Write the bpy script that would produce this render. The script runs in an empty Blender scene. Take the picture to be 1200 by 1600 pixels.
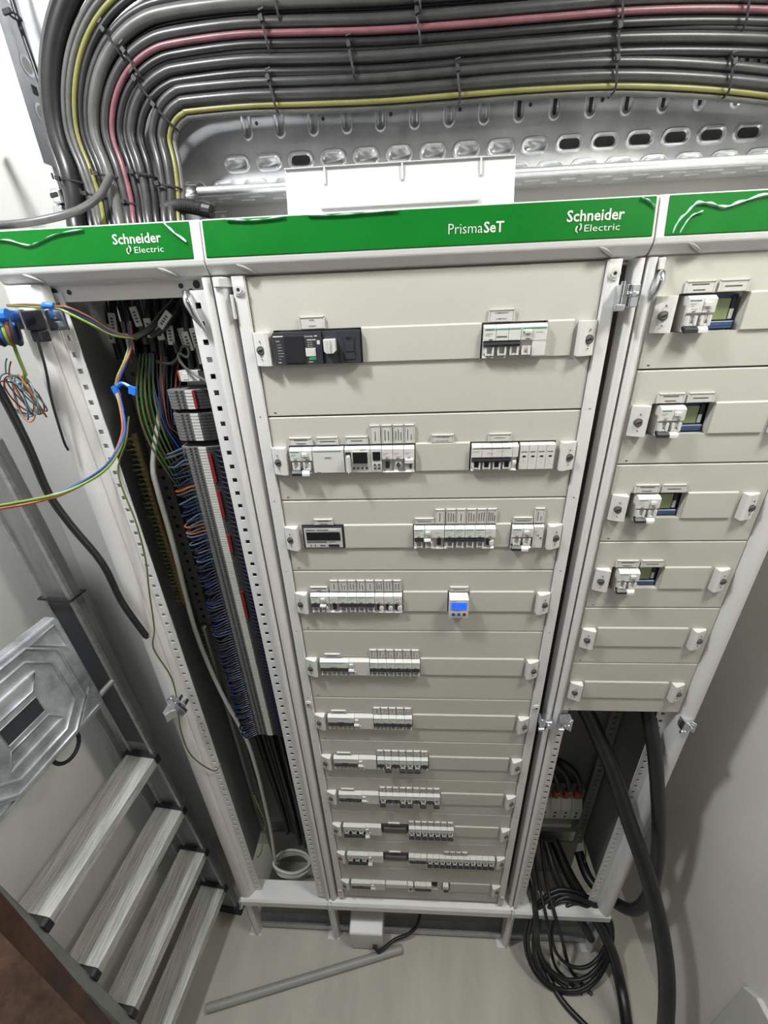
import bpy, bmesh, math, random
from mathutils import Vector, Matrix
random.seed(7)
C = bpy.context.scene.collection
SC = bpy.context.scene

# ---------------------------------------------------------------- camera, light, exposure
def cam_setup():
    px, py, pz = -.0201, -.6723, 2.065
    pitch, yaw, roll = -.4617, .0675, -.0411
    f = Vector((-math.sin(yaw)*math.cos(pitch), math.cos(yaw)*math.cos(pitch), math.sin(pitch)))
    r = Vector((math.cos(yaw), math.sin(yaw), 0)); u = r.cross(f)
    r2 = math.cos(roll)*r + math.sin(roll)*u; u2 = -math.sin(roll)*r + math.cos(roll)*u
    cd = bpy.data.cameras.new('camera'); co = bpy.data.objects.new('camera', cd); C.objects.link(co)
    M = Matrix((r2, u2, -f)).transposed().to_4x4(); M.translation = Vector((px, py, pz))
    co.matrix_world = M
    cd.sensor_fit = 'VERTICAL'; cd.sensor_height = 36; cd.sensor_width = 27
    cd.lens = 659.43/1600*36; cd.clip_start = .01
    SC.camera = co
cam_setup()
SC.view_settings.view_transform = 'Standard'; SC.view_settings.look = 'None'
SC.view_settings.exposure = 0.38; SC.view_settings.gamma = 1; SC.view_settings.use_curve_mapping = False
w = bpy.data.worlds.new('world'); SC.world = w; w.use_nodes = True
w.node_tree.nodes['Background'].inputs[0].default_value = (.9, .95, 1, 1)
w.node_tree.nodes['Background'].inputs[1].default_value = .15
def area(name, loc, target, power, size, col):
    l = bpy.data.lights.new(name, 'AREA'); l.energy = power; l.shape = 'DISK'; l.size = size; l.color = col
    o = bpy.data.objects.new(name, l); C.objects.link(o); o.location = loc
    o.rotation_euler = (Vector(target)-Vector(loc)).to_track_quat('-Z', 'Y').to_euler()
    return o
area('ceiling_lamp_or_fill', (-.60, -.345, 2.82), (-.10, -.30, 0), 15, .14, (.96, .975, 1))
area('ceiling_lamp_or_fill', (.70, -.42, 2.80), (.30, -.35, 0), 14, .30, (1, .99, .91))
area('ceiling_lamp_or_fill', (0, -1.5, 2.84), (0, -.5, .8), 2, .8, (1, .98, .95))  # soft front fill added for brightness, no lamp known here

# ---------------------------------------------------------------- materials
MATS = {}
def mat(name, col, rough=.5, metal=0., var=0., scale=30., bump=0., bscale=200., stretch=(1,1,1), spec=.5, emit=None, alpha=None, trans=0.):
    m = bpy.data.materials.new(name); m.use_nodes = True
    nt = m.node_tree; b = nt.nodes['Principled BSDF']
    b.inputs['Base Color'].default_value = (*col, 1); b.inputs['Roughness'].default_value = rough
    b.inputs['Metallic'].default_value = metal; b.inputs['Specular IOR Level'].default_value = spec
    if trans: b.inputs['Transmission Weight'].default_value = trans
    if alpha is not None: b.inputs['Alpha'].default_value = alpha
    if emit:
        b.inputs['Emission Color'].default_value = (*emit[:3], 1); b.inputs['Emission Strength'].default_value = emit[3]
    if var or bump:
        tc = nt.nodes.new('ShaderNodeTexCoord'); mp = nt.nodes.new('ShaderNodeMapping')
        mp.inputs['Scale'].default_value = stretch
        nt.links.new(tc.outputs['Object'], mp.inputs['Vector'])
    if var:
        n = nt.nodes.new('ShaderNodeTexNoise'); n.inputs['Scale'].default_value = scale; n.inputs['Detail'].default_value = 6
        n.inputs['Roughness'].default_value = .65
        r = nt.nodes.new('ShaderNodeValToRGB')
        r.color_ramp.elements[0].position = .3; r.color_ramp.elements[1].position = .7
        r.color_ramp.elements[0].color = (*[max(0, c*(1-var)) for c in col], 1)
        r.color_ramp.elements[1].color = (*[min(1, c*(1+var)) for c in col], 1)
        nt.links.new(mp.outputs['Vector'], n.inputs['Vector']); nt.links.new(n.outputs['Fac'], r.inputs['Fac'])
        nt.links.new(r.outputs['Color'], b.inputs['Base Color'])
        if metal:
            mr = nt.nodes.new('ShaderNodeMapRange'); mr.inputs['To Min'].default_value = max(.05, rough-.12); mr.inputs['To Max'].default_value = rough+.15
            nt.links.new(n.outputs['Fac'], mr.inputs['Value']); nt.links.new(mr.outputs['Result'], b.inputs['Roughness'])
    if bump:
        n2 = nt.nodes.new('ShaderNodeTexNoise'); n2.inputs['Scale'].default_value = bscale; n2.inputs['Detail'].default_value = 3
        bp = nt.nodes.new('ShaderNodeBump'); bp.inputs['Strength'].default_value = bump; bp.inputs['Distance'].default_value = .002
        nt.links.new(mp.outputs['Vector'], n2.inputs['Vector']); nt.links.new(n2.outputs['Fac'], bp.inputs['Height'])
        nt.links.new(bp.outputs['Normal'], b.inputs['Normal'])
    MATS[name] = m
    return m
M_panel = mat('panel_paint', (.475, .470, .42), .45, var=.03, scale=4, bump=.08, bscale=900)
M_frame = mat('frame_paint', (.64, .635, .625), .38, var=.03, scale=6, bump=.05, bscale=900)
M_inner = mat('inner_shaded_paint', (.25, .247, .235), .55, var=.06, scale=5)  # tone lowered to carry the shade inside the cabinets
M_white = mat('white_plastic', (.585, .585, .56), .35)
M_grey = mat('grey_plastic', (.50, .50, .48), .45)
M_face = mat('lock_face', (.13, .13, .125), .4)
M_lock = mat('lock_plastic', (.62, .615, .59), .32)
M_black = mat('black_plastic', (.018, .018, .022), .35)
M_char = mat('charcoal_plastic', (.035, .037, .045), .4)
M_cont = mat('contactor_grey', (.075, .074, .07), .5)
M_dark = mat('recess_dark', (.03, .03, .03), .7)
M_ink = mat('print_ink', (.06, .06, .06), .6)
M_gink = mat('green_print', (.05, .26, .14), .5)
M_green = mat('green_strip', (.0, .125, .010), .34, var=.10, scale=12, spec=.18)
M_letter = mat('letter_white', (.50, .56, .49), .4)
M_film = mat('clear_film', (.75, .92, .84), .12, alpha=.45)
M_filmE = mat('film_crease_glint', (.55, .78, .68), .15, alpha=.75)  # pale colour stands in for glints along the clear film's creases
M_cover = mat('cover_plastic', (.50, .50, .50), .4)
M_zinc = mat('galvanised_steel', (.54, .55, .56), .50, .65, var=.22, scale=14)
M_zincd = mat('galvanised_pressing', (.74, .76, .77), .30, .75, var=.12, scale=25)
M_chrome = mat('bright_zinc', (.72, .75, .78), .18, 1)
M_alu = mat('ladder_aluminium', (.50, .51, .50), .42, .85, var=.20, scale=9, stretch=(8, 1, 8))
M_tread = mat('tread_aluminium', (.46, .46, .435), .62, .15, var=.42, scale=16, stretch=(9, .5, 9))
M_rail = mat('rail_aluminium', (.36, .37, .37), .42, .8, var=.18, scale=12, stretch=(4, 4, .8))
M_plat = mat('platform_cast', (.44, .46, .48), .42, .45, var=.55, scale=11, bump=.2, bscale=60)
M_rubber = mat('black_rubber', (.016, .016, .017), .6)
M_copper = mat('copper_bar', (.36, .27, .14), .35, .8, var=.25, scale=60)
M_tag = mat('tag_plastic', (.60, .60, .575), .3)
M_paper = mat('tag_paper', (.52, .52, .49), .6)
M_screen = mat('lcd_dark', (.012, .014, .014), .15)
M_lcdg = mat('lcd_green', (.22, .27, .12), .2)
M_blue = mat('meter_blue', (.035, .085, .24), .35)
M_lit = mat('lcd_blue_lit', (.02, .08, .6), .3, emit=(.008, .075, 1.0, 1.15))
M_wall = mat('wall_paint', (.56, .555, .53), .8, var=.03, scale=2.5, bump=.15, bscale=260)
M_wallr = mat('right_wall_lightened', (.72, .71, .68), .8, var=.05, scale=3, bump=.25, bscale=180)  # wall colour lightened in place of stronger lamp light on this side
M_wallf = mat('dark_wall_low_bounce', (.16, .15, .14), .8)  # unseen front wall, darkened to cut bounced light
M_ceil = mat('ceiling_paint', (.5, .5, .49), .85)
M_floor = mat('floor_screed', (.40, .39, .335), .55, var=.16, scale=6, stretch=(1, .3, 1), bump=.12, bscale=90)
M_wood = mat('brown_wood', (.060, .024, .013), .5, var=.85, scale=22, stretch=(1, 1, .45))
M_woodp = mat('worn_wood', (.15, .085, .06), .6, var=.75, scale=18, stretch=(1, 1, .5))
M_pvc = mat('grey_pvc', (.30, .30, .28), .45, var=.08, scale=20)
M_bluetape = mat('blue_tape', (.02, .16, .62), .4)
M_orange = mat('orange_boot', (.36, .075, .02), .5)
M_red = mat('red_jumper', (.22, .012, .02), .4)
M_term = mat('terminal_grey', (.17, .17, .165), .5)
M_mark = mat('terminal_marker', (.62, .62, .58), .5)
CAB = dict(
    black=mat('cable_black', (.012, .012, .013), .38, var=.3, scale=40),
    dark=mat('cable_dark_grey', (.014, .014, .015), 0.36, var=.3, scale=40),
    grey=mat('cable_grey', (.034, .0345, .034), 0.36, var=.25, scale=40),
    light=mat('cable_light_grey', (.080, .080, .075), 0.38, var=.2, scale=40),
    pink=mat('cable_pinkish', (.155, .060, .070), 0.38, var=.2, scale=40),
    yellow=mat('cable_yellow_green', (.165, .16, .045), 0.4, var=.15, scale=40),
    gy=mat('wire_green_yellow', (.20, .30, .05), .4),
    gyd=mat('wire_dull_green', (.10, .12, .035), .45),
    green=mat('wire_green', (.05, .16, .03), .4),
    blue=mat('wire_blue', (.03, .085, .30), .4),
    dblue=mat('wire_dark_blue', (.014, .028, .085), .4),
    navy=mat('wire_navy', (.012, .016, .042), .4),
    lblue=mat('wire_light_blue', (.07, .11, .17), .4),
    brown=mat('wire_brown', (.16, .055, .03), .4),
    orange=mat('wire_orange', (.30, .10, .04), .4),
    teal=mat('wire_teal', (.09, .20, .23), .4),
    white=mat('cable_white', (.55, .55, .50), .45))

# ---------------------------------------------------------------- mesh helpers
WO = {}
def worg(o): return WO.get(o.name, Vector((0, 0, 0))) if o else Vector((0, 0, 0))
def catmull(pts, n):
    P = [Vector(p) for p in pts]
    if len(P) < 3: return P
    P = [2*P[0]-P[1]] + P + [2*P[-1]-P[-2]]; out = []
    for i in range(1, len(P)-2):
        a, b, c, d = P[i-1], P[i], P[i+1], P[i+2]
        for k in range(n):
            t = k/n
            out.append(.5*((2*b)+(c-a)*t+(2*a-5*b+4*c-d)*t*t+(3*b-a-3*c+d)*t**3))
    out.append(P[-2]); return out
TXT = {}
def text_geo(s, bold=0., sx=1.):
    k = (s, bold)
    if k not in TXT:
        cu = bpy.data.curves.new('t', 'FONT'); cu.body = s; cu.resolution_u = 2; cu.offset = bold
        o = bpy.data.objects.new('t', cu); C.objects.link(o)
        dg = bpy.context.evaluated_depsgraph_get(); me = bpy.data.meshes.new_from_object(o.evaluated_get(dg))
        TXT[k] = ([tuple(v.co) for v in me.vertices], [tuple(p.vertices) for p in me.polygons])
        bpy.data.objects.remove(o); bpy.data.curves.remove(cu); bpy.data.meshes.remove(me)
    return TXT[k]
class MB:
    def __init__(s): s.v = []; s.f = []; s.m = []
    def add(s, vs, fs, mi=0):
        n = len(s.v); s.v += [Vector(v) for v in vs]; s.f += [tuple(i+n for i in f) for f in fs]; s.m += [mi]*len(fs); return s
    def box(s, x0, x1, y0, y1, z0, z1, mi=0):
        vs = [(x, y, z) for x in (x0, x1) for y in (y0, y1) for z in (z0, z1)]
        return s.add(vs, [(0,1,3,2),(4,6,7,5),(0,4,5,1),(2,3,7,6),(0,2,6,4),(1,5,7,3)], mi)
    def obox(s, c, ax, ay, az, mi=0):      # oriented box: centre and three half-axes
        c = Vector(c); ax, ay, az = Vector(ax), Vector(ay), Vector(az)
        vs = [c+i*ax+j*ay+k*az for i in (-1, 1) for j in (-1, 1) for k in (-1, 1)]
        return s.add(vs, [(0,1,3,2),(4,6,7,5),(0,4,5,1),(2,3,7,6),(0,2,6,4),(1,5,7,3)], mi)
    def prism(s, poly, axis, a0, a1, mi=0):
        def p(q, a):
            return {'x': (a, q[0], q[1]), 'y': (q[0], a, q[1]), 'z': (q[0], q[1], a)}[axis]
        n = len(poly); vs = [p(q, a0) for q in poly]+[p(q, a1) for q in poly]
        fs = [tuple(range(n)), tuple(range(2*n-1, n-1, -1))]+[(i, (i+1) % n, n+(i+1) % n, n+i) for i in range(n)]
        return s.add(vs, fs, mi)
    def cyl(s, p0, p1, r, n=12, mi=0, r1=None):
        return s.tube([p0, p1], r, n, mi, smooth=0, radii=[r, r if r1 is None else r1])
    def tube(s, pts, r, n=8, mi=0, smooth=4, closed=False, radii=None):
        P = catmull(pts, smooth) if smooth else [Vector(p) for p in pts]
        if closed: P = P[:-1] if (P[0]-P[-1]).length < 1e-6 else P
        m = len(P); T = []
        for i in range(m):
            a = P[(i-1) % m] if (closed or i > 0) else P[0]; b = P[(i+1) % m] if (closed or i < m-1) else P[-1]
            t = b-a; T.append(t.normalized() if t.length > 1e-9 else Vector((0, 0, 1)))
        N = T[0].orthogonal().normalized(); vs = []
        for i in range(m):
            N = (N-N.dot(T[i])*T[i]); N = N.normalized() if N.length > 1e-6 else T[i].orthogonal().normalized()
            B = T[i].cross(N); rr = radii[i] if radii and len(radii) == m else r
            vs += [P[i]+rr*(math.cos(2*math.pi*k/n)*N+math.sin(2*math.pi*k/n)*B) for k in range(n)]
        fs = []
        for i in range(m if closed else m-1):
            j = (i+1) % m
            fs += [(i*n+k, i*n+(k+1) % n, j*n+(k+1) % n, j*n+k) for k in range(n)]
        if not closed: fs += [tuple(range(n)), tuple(range((m-1)*n, m*n))]
        return s.add(vs, fs, mi)
    def ring(s, c, ax, ay, r0, r1, n=16, mi=0):
        c, ax, ay = Vector(c), Vector(ax), Vector(ay)
        vs = []
        for r in (r0, r1): vs += [c+r*(math.cos(2*math.pi*k/n)*ax+math.sin(2*math.pi*k/n)*ay) for k in range(n)]
        return s.add(vs, [(k, (k+1) % n, n+(k+1) % n, n+k) for k in range(n)], mi)
    def text(s, t, o, size, mi, right=(1,0,0), up=(0,0,1), bold=0., align='c', wscale=1.):
        V, F = text_geo(t, bold); o, right, up = Vector(o), Vector(right), Vector(up)
        if not V: return s
        xs = [v[0] for v in V]; ys = [v[1] for v in V]
        ox = {'c': (min(xs)+max(xs))/2, 'l': min(xs), 'r': max(xs)}[align]
        return s.add([o+right*((v[0]-ox)*size*wscale)+up*(v[1]*size) for v in V], F, mi)
    def build(s, name, mats, parent=None, bevel=0., smooth=None, label=None, loc=None, kind=None):
        org = worg(parent) if parent else (Vector(loc) if loc else Vector((0, 0, 0)))
        me = bpy.data.meshes.new(name); me.from_pydata([v-org for v in s.v], [], s.f)
        for m in (mats if isinstance(mats, (list, tuple)) else [mats]): me.materials.append(m)
        for p, i in zip(me.polygons, s.m): p.material_index = i
        bm = bmesh.new(); bm.from_mesh(me); bmesh.ops.recalc_face_normals(bm, faces=bm.faces); bm.to_mesh(me); bm.free()
        if smooth:
            me.polygons.foreach_set('use_smooth', [True]*len(me.polygons)); me.set_sharp_from_angle(angle=math.radians(smooth))
        o = bpy.data.objects.new(name, me); C.objects.link(o)
        if parent: o.parent = parent
        else: o.location = org
        WO[o.name] = org
        if bevel:
            bv = o.modifiers.new('b', 'BEVEL'); bv.width = bevel; bv.segments = 2; bv.limit_method = 'ANGLE'
        if label: o['label'] = label
        if kind: o['kind'] = kind
        return o
def tag(o, label, cat, group=None, kind=None):
    o['label'] = label; o['category'] = cat
    if group: o['group'] = group
    if kind: o['kind'] = kind
    return o
def thing(name, loc, label, cat, group=None):
    o = bpy.data.objects.new(name, None); C.objects.link(o); o.location = loc; o.empty_display_size = .02
    WO[o.name] = Vector(loc); return tag(o, label, cat, group)
def copy_tree(o, parent=None):
    c = o.copy(); C.objects.link(c)
    if parent: c.parent = parent
    for ch in list(o.children): copy_tree(ch, c)
    return c
def structure(o): o['kind'] = 'structure'; return o
ORD = ['first', 'second', 'third', 'fourth', 'fifth', 'sixth', 'seventh', 'eighth', 'ninth', 'tenth', 'eleventh', 'twelfth', 'thirteenth', 'fourteenth', 'fifteenth']
NUM = ['no', 'one', 'two', 'three', 'four', 'five', 'six', 'seven', 'eight', 'nine', 'ten', 'eleven', 'twelve']

# ---------------------------------------------------------------- room
XL, XR, YB, YF, ZC = -.955, .78, .285, -2.4, 2.9
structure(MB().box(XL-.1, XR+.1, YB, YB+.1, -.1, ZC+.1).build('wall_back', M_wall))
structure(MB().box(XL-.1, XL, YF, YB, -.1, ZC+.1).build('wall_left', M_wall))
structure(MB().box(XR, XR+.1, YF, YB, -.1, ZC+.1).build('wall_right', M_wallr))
structure(MB().box(XL-.1, XR+.1, YF-.1, YF, -.1, ZC+.1).build('wall_front', M_wallf))
structure(MB().box(XL, XR, YF, YB, ZC, ZC+.1).build('ceiling', M_ceil))
structure(MB().box(XL, XR, YF, YB, -.1, 0).build('floor', M_floor))
structure(MB().prism([(-.233, 0), (-.233, .562), (-.262, .598), (-.70, .62), (-.70, 0)], 'x', XR-.014, XR).build('trim_1', M_wall, bevel=.003))

# ---------------------------------------------------------------- cabinets
ZT = 2.105
def perf_strip(mb, x0, x1, y0, y1, z0, z1, hx, hw=.0085, hh=.008, pitch=.025, mi=0):
    mb.box(x0, hx-hw/2, y0, y1, z0, z1, mi); mb.box(hx+hw/2, x1, y0, y1, z0, z1, mi)
    n = int((z1-z0)/pitch); a = z0; off = ((z1-z0)-n*pitch)/2+pitch/2
    for k in range(n):
        c = z0+off+k*pitch
        mb.box(hx-hw/2, hx+hw/2, y0, y1, a, c-hh/2, mi); a = c+hh/2
    mb.box(hx-hw/2, hx+hw/2, y0, y1, a, z1, mi)
def half_round(mb, x0, x1, y0, depth, z0, z1, n=8, mi=0):   # bulges towards the room
    c = (x0+x1)/2; r = (x1-x0)/2
    poly = [(c-r*math.cos(math.pi*k/n), y0-depth*math.sin(math.pi*k/n)) for k in range(n+1)]
    mb.prism(poly+[(x1, y0+.02), (x0, y0+.02)], 'z', z0, z1, mi)
def fascia(parent, x0, x1, gx0, gx1, texts):
    prof = [(.07, 2.174), (.004, 2.174), (-.004, 2.172), (-.012, 2.126), (-.011, 2.119), (-.002, 2.108), (.012, 2.104), (.07, 2.104)]
    fa = MB().prism(prof, 'x', x0, x1).build('fascia', M_frame, parent, bevel=.002)
    def on(z, out): return -.004-.008*(2.172-z)/.046-out
    poly = [(on(2.1715, .0), 2.1715), (on(2.1715, .0012), 2.1705), (on(2.128, .0012), 2.1285), (on(2.128, 0), 2.1275)]
    MB().prism(poly, 'x', gx0, gx1).build('green_strip', M_green, fa)
    up = Vector((0, .008, .046)).normalized()
    if texts:
        for s, x, z, size, bold, al, ws in texts:
            t = MB()
            t.text(s, (x, on(z, .0018), z), size, 0, up=up, bold=bold, align=al, wscale=ws)
            if s == 'Electric':     # the small round emblem left of the second word
                for k in (-1, 1):
                    t.tube([(x-.0075+.0038*math.cos(a)*.8, on(z+.003, .002), z+.0038+k*.0012+.0036*math.sin(a)) for a in [j*.5-1.2+(0 if k > 0 else math.pi) for j in range(6)]], .0011, 5, 0, 0)
            t.build('lettering', M_letter, fa)
    for x in (x0+.055, x1-.055):
        sl = MB(); pts = [(x-.012+.024*k/8*1.0, -.0118+.0095*(k/8), 2.118-.011*(k/8)) for k in range(9)]
        sl.tube([(p[0], p[1]-.0003, p[2]) for p in pts], .004, 6, 0, 0, radii=[.0006+.0030*math.sin(math.pi*k/8)**.7 for k in range(9)])
        sl.build('notch', M_inner, fa)
    return fa
def film(fa, pts, w=.0018):        # crease of protective film standing off the strip
    m = MB(); P = catmull(pts, 5); on = lambda z: -.004-.008*(2.172-z)/.046
    vs = []
    for i, (x, _, z) in enumerate(P):
        h = w*(.25+.75*abs(math.sin(i*.7+pts[0][0]*40)))
        vs += [(x, on(z+h)-.0016, z+h), (x, on(z)-.0045, z), (x, on(z-h)-.0015, z-h*.6)]
    fs = []
    for i in range(len(P)-1):
        for k in range(2): fs.append((3*i+k, 3*i+k+1, 3*i+4+k, 3*i+3+k))
    m.add(vs, fs).build('film_crease_glint', M_filmE, fa)
def zinc_latch(parent, x, z, flip=1, name='latch'):
    m = MB(); y = -.016
    m.prism([(x-.012*flip, y+.014), (x-.012*flip, y-.004), (x-.004*flip, y-.009), (x+.004*flip, y-.003), (x+.012*flip, y-.010), (x+.012*flip, y+.012)], 'z', z-.016, z+.012)
    m.box(x-.016, x-.004, y-.010, y-.004, z-.02, z-.012); m.cyl((x+.004, y-.012, z), (x+.004, y, z), .004, 8)
    m.cyl((x-.010*flip, y-.006, z-.02), (x-.010*flip, y-.006, z+.016), .003, 8)
    m.build(name, M_chrome, parent, bevel=.001)
def plinth(parent, x0, x1, posts):
    m = MB().box(x0, x1, .018, .024, 0, .035).box(x0, x1, .018, .06, .0, .004); m.build('plinth_rail', M_zinc, parent)
    MB().box(x0, x1, .225, .23, 0, .22).build('plinth_back', M_inner, parent)
    for p in posts:
        q = MB().prism([(p-.011, .03), (p-.011, .0), (p, -.008), (p+.011, .0), (p+.011, .03)], 'z', 0, .232)
        q.box(p-.03, p+.012, -.006, .02, 0, .003)
        q.build('plinth_post', M_frame, parent)
def screw(mb, x, y, z, r=.006):
    mb.cyl((x, y, z), (x, y-.002, z), r, 14, 0); mb.cyl((x, y-.002, z), (x, y-.0035, z), r*.62, 12, 1); mb.cyl((x, y-.0035, z), (x, y-.0038, z), r*.3, 6, 2)

# --- left cabinet: open wiring column
cl = thing('wiring_cabinet', (-.455, .1, 0), 'narrow open cabinet without front panels, full of cables and terminal strips', 'cabinet')
fa = fascia(cl, -.608, -.2985, -.604, -.312, [('Schneider', -.3530, 2.1490, .0172, .016, 'r', 1.0), ('Electric', -.3930, 2.1375, .0108, -.002, 'l', 1.32)])
film(fa, [(-.60, 0, 2.162), (-.57, 0, 2.160), (-.545, 0, 2.153), (-.53, 0, 2.155), (-.50, 0, 2.164), (-.46, 0, 2.168)])
film(fa, [(-.345, 0, 2.170), (-.335, 0, 2.160), (-.318, 0, 2.147)], .003)
q = MB(); half_round(q, -.606, -.566, .004, .012, .27, 2.105); q.prism([(-.566, .0), (-.566, .024), (-.560, .024), (-.556, .012), (-.556, .024), (-.55, .024)], 'z', .27, 2.105)
po = q.build('front_post', M_frame, cl, smooth=40)
q = MB(); perf_strip(q, -.566, -.536, .014, .016, .27, 2.095, -.548); q.build('perforated_strip', M_frame, po)
q = MB(); half_round(q, -.311, -.299, -.001, .006, .27, 2.105); po = q.build('front_post', M_frame, cl, smooth=40)
q = MB(); perf_strip(q, -.338, -.310, .0, .002, .30, 2.09, -.325); q.build('perforated_strip', M_frame, po)
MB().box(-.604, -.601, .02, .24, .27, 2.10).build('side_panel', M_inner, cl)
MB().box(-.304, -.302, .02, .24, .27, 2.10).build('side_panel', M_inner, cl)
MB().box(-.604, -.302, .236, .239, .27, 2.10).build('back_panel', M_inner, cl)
q = MB(); q.box(-.60, -.302, .016, .020, 2.082, 2.106); q.box(-.60, -.302, .016, .05, 2.104, 2.107)
tr = q.build('top_rail', M_frame, cl)
for x, z, r in ((-.548, 2.096, .0055), (-.525, 2.095, .0035), (-.352, 2.097, .0035), (-.328, 2.098, .0055), (-.338, 2.089, .004)):
    MB().cyl((x, .0165, z), (x, .0152, z), r, 10).build('rail_hole', M_dark, tr)
for x in (-.575, -.335):
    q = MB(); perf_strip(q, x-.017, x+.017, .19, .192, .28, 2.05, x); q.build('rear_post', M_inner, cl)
q = MB(); q.prism([(-.016, .258), (-.016, .284), (-.010, .290), (.045, .290), (.045, .284), (-.010, .258)], 'x', -.606, -.303); q.build('sill', M_frame, cl)
q = MB(); q.box(-.604, -.598, -.02, .01, .262, .30); q.cyl((-.60, -.018, .275), (-.594, -.03, .275), .006, 10); q.build('corner_bracket', M_chrome, cl)
plinth(cl, -.60, -.318, (-.594,))
MB().prism([(-.605, .010), (-.605, -.006), (-.600, -.010), (-.552, -.004), (-.546, .010)], 'z', 2.078, 2.106).build('corner_block', M_frame, cl, bevel=.002)
# upper hinge with its black insert
q = MB(); q.prism([(-.606, .004), (-.603, -.020), (-.592, -.030), (-.580, -.024), (-.578, -.016), (-.588, -.018)], 'z', 2.048, 2.075)
q.box(-.562, -.533, -.001, .003, 2.044, 2.074)
hg = q.build('upper_hinge', M_chrome, cl, bevel=.001)
q = MB(); q.box(-.580, -.562, -.022, -.003, 2.046, 2.073); q.prism([(-.580, -.02), (-.566, -.02), (-.560, -.006), (-.574, -.004)], 'z', 2.030, 2.046); q.build('insert', M_black, hg, bevel=.002)
q = MB()
for x, z in ((-.547, 2.066), (-.547, 2.051)): q.cyl((x, -.001, z), (x, -.007, z), .006, 6)
q.build('nut', M_chrome, hg)
q = MB(); q.prism([(-.604, .004), (-.604, -.024), (-.594, -.032), (-.586, -.020), (-.574, -.016), (-.574, -.010), (-.59, -.012)], 'z', 1.198, 1.222)
q.obox((-.566, -.018, 1.240), (.006, 0, .005), (0, .005, 0), (-.012, 0, .026)); q.cyl((-.556, -.026, 1.264), (-.556, -.010, 1.264), .007, 10); q.cyl((-.545, -.026, 1.25), (-.545, -.010, 1.25), .006, 10)
q.build('lower_hinge', M_chrome, cl, bevel=.001)

# --- plates with openings
def lock(parent, x0, x1, zc, left):
    h = .0235; m = MB()
    if left: prof = [(x0, .0), (x0, -.004), (x0+.004, -.007), (x1-.006, -.013), (x1-.001, -.012), (x1, .0)]
    else: prof = [(x0, .0), (x0+.001, -.012), (x0+.006, -.013), (x1-.004, -.007), (x1, -.004), (x1, .0)]
    m.prism(prof, 'z', zc-h, zc+h)
    c = (x0+x1)/2+(-.002 if left else .002); y = -.0105
    m.cyl((c, y+.006, zc-.001), (c, y-.0012, zc-.001), .0063, 16, 1); m.cyl((c, y-.001, zc-.001), (c, y-.0018, zc-.001), .0048, 14, 2)
    m.obox((c, y-.002, zc-.001), (.0035, 0, .0012), (0, .0006, 0), (-.0004, 0, .0012), 3)
    m.box(c-.0007, c+.0007, y-.0012, y, zc+.010, zc+.013, 1); m.box(c-.0008, c+.0008, y-.0012, y, zc-.0145, zc-.0125, 1)
    m.build('lock', [M_lock, M_ink, M_face, M_black], parent, bevel=.0008)
def squiggle(mb, x0, x1, z, y, h, mi, vert=False, rnd=random):   # print too small to read: broken dark line
    a = x0
    while a < x1-.0005:
        b = min(x1, a+rnd.uniform(.0006, .0014))
        if vert: mb.box(z-h/2, z+h/2, y, y+.0004, a, b, mi)
        else: mb.box(a, b, y, y+.0004, z-h/2, z+h/2, mi)
        a = b+.0004
def label_tag(parent, x0, x1, z0, z1, lines, vert=False):
    m = MB(); m.box(x0, x1, -.0022, 0, z0, z1, 0); m.box(x0+.0012, x1-.0012, -.0026, -.0022, z0+.0005, z1-.0014, 1)
    m.box(x0, x1, -.0035, -.002, z1-.0013, z1, 0); m.box(x1-.0011, x1, -.0035, -.002, z0, z1, 0); m.box(x0, x0+.0008, -.0035, -.002, z0, z1, 0)
    n = len(lines); W = x1-x0; H = z1-z0
    for i, t in enumerate(lines):
        if vert:
            zc = x0+W*(i+1)/(n+1); L = H*.62*(t if isinstance(t, float) else 1)
            squiggle(m, z0+H*.18, z0+H*.18+L, zc, -.003, .0011, 2, True)
        else:
            z = z1-.001-(H-.001)*(i+.5)/n-.0009
            if isinstance(t, str): m.text(t, ((x0+x1)/2, -.0029, z), .0027, 2, bold=.01)
            else: squiggle(m, x0+W*(.5-t*.42), x0+W*(.5+t*.42), z+.0009, -.003, .0013, 2)
    m.build('label_tag', [M_tag, M_paper, M_ink], parent)
def plate(parent, x0, x1, z1, z0, zc, ops, blanks, bh=.0235):
    """front plate with openings ops (x intervals); blanks are covered intervals"""
    m = MB(); g = .0012; t = .012; a, b = zc+bh+.0018, zc-bh
    m.prism([(t, z1-g), (.0022, z1-g), (0, z1-g-.002), (0, a), (t, a)], 'x', x0, x1)
    m.box(x0, x1, 0, t, z0+g, b)
    e = x0
    for o0, o1 in sorted(ops):
        m.box(e, o0, 0, t, b, a); e = o1
    m.box(e, x1, 0, t, b, a)
    m.cyl((x0+.012, .0001, z0+.006), (x0+.012, -.0005, z0+.006), .0011, 8, 1); m.cyl((x0+.014, .0001, z0+.006), (x0+.014, -.0005, z0+.006), .0009, 8, 1)
    p = m.build('front_plate', [M_panel, M_ink], parent)
    for q0, q1 in blanks:
        k = MB(); k.prism([(.006, a+.0005), (-.001, a+.0005), (-.0028, a-.0015), (-.0028, b+.001), (.0, b-.0005), (.006, b-.0005)], 'x', q0, q1)
        k.build('blanking_strip', M_panel, p)
    return p

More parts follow.
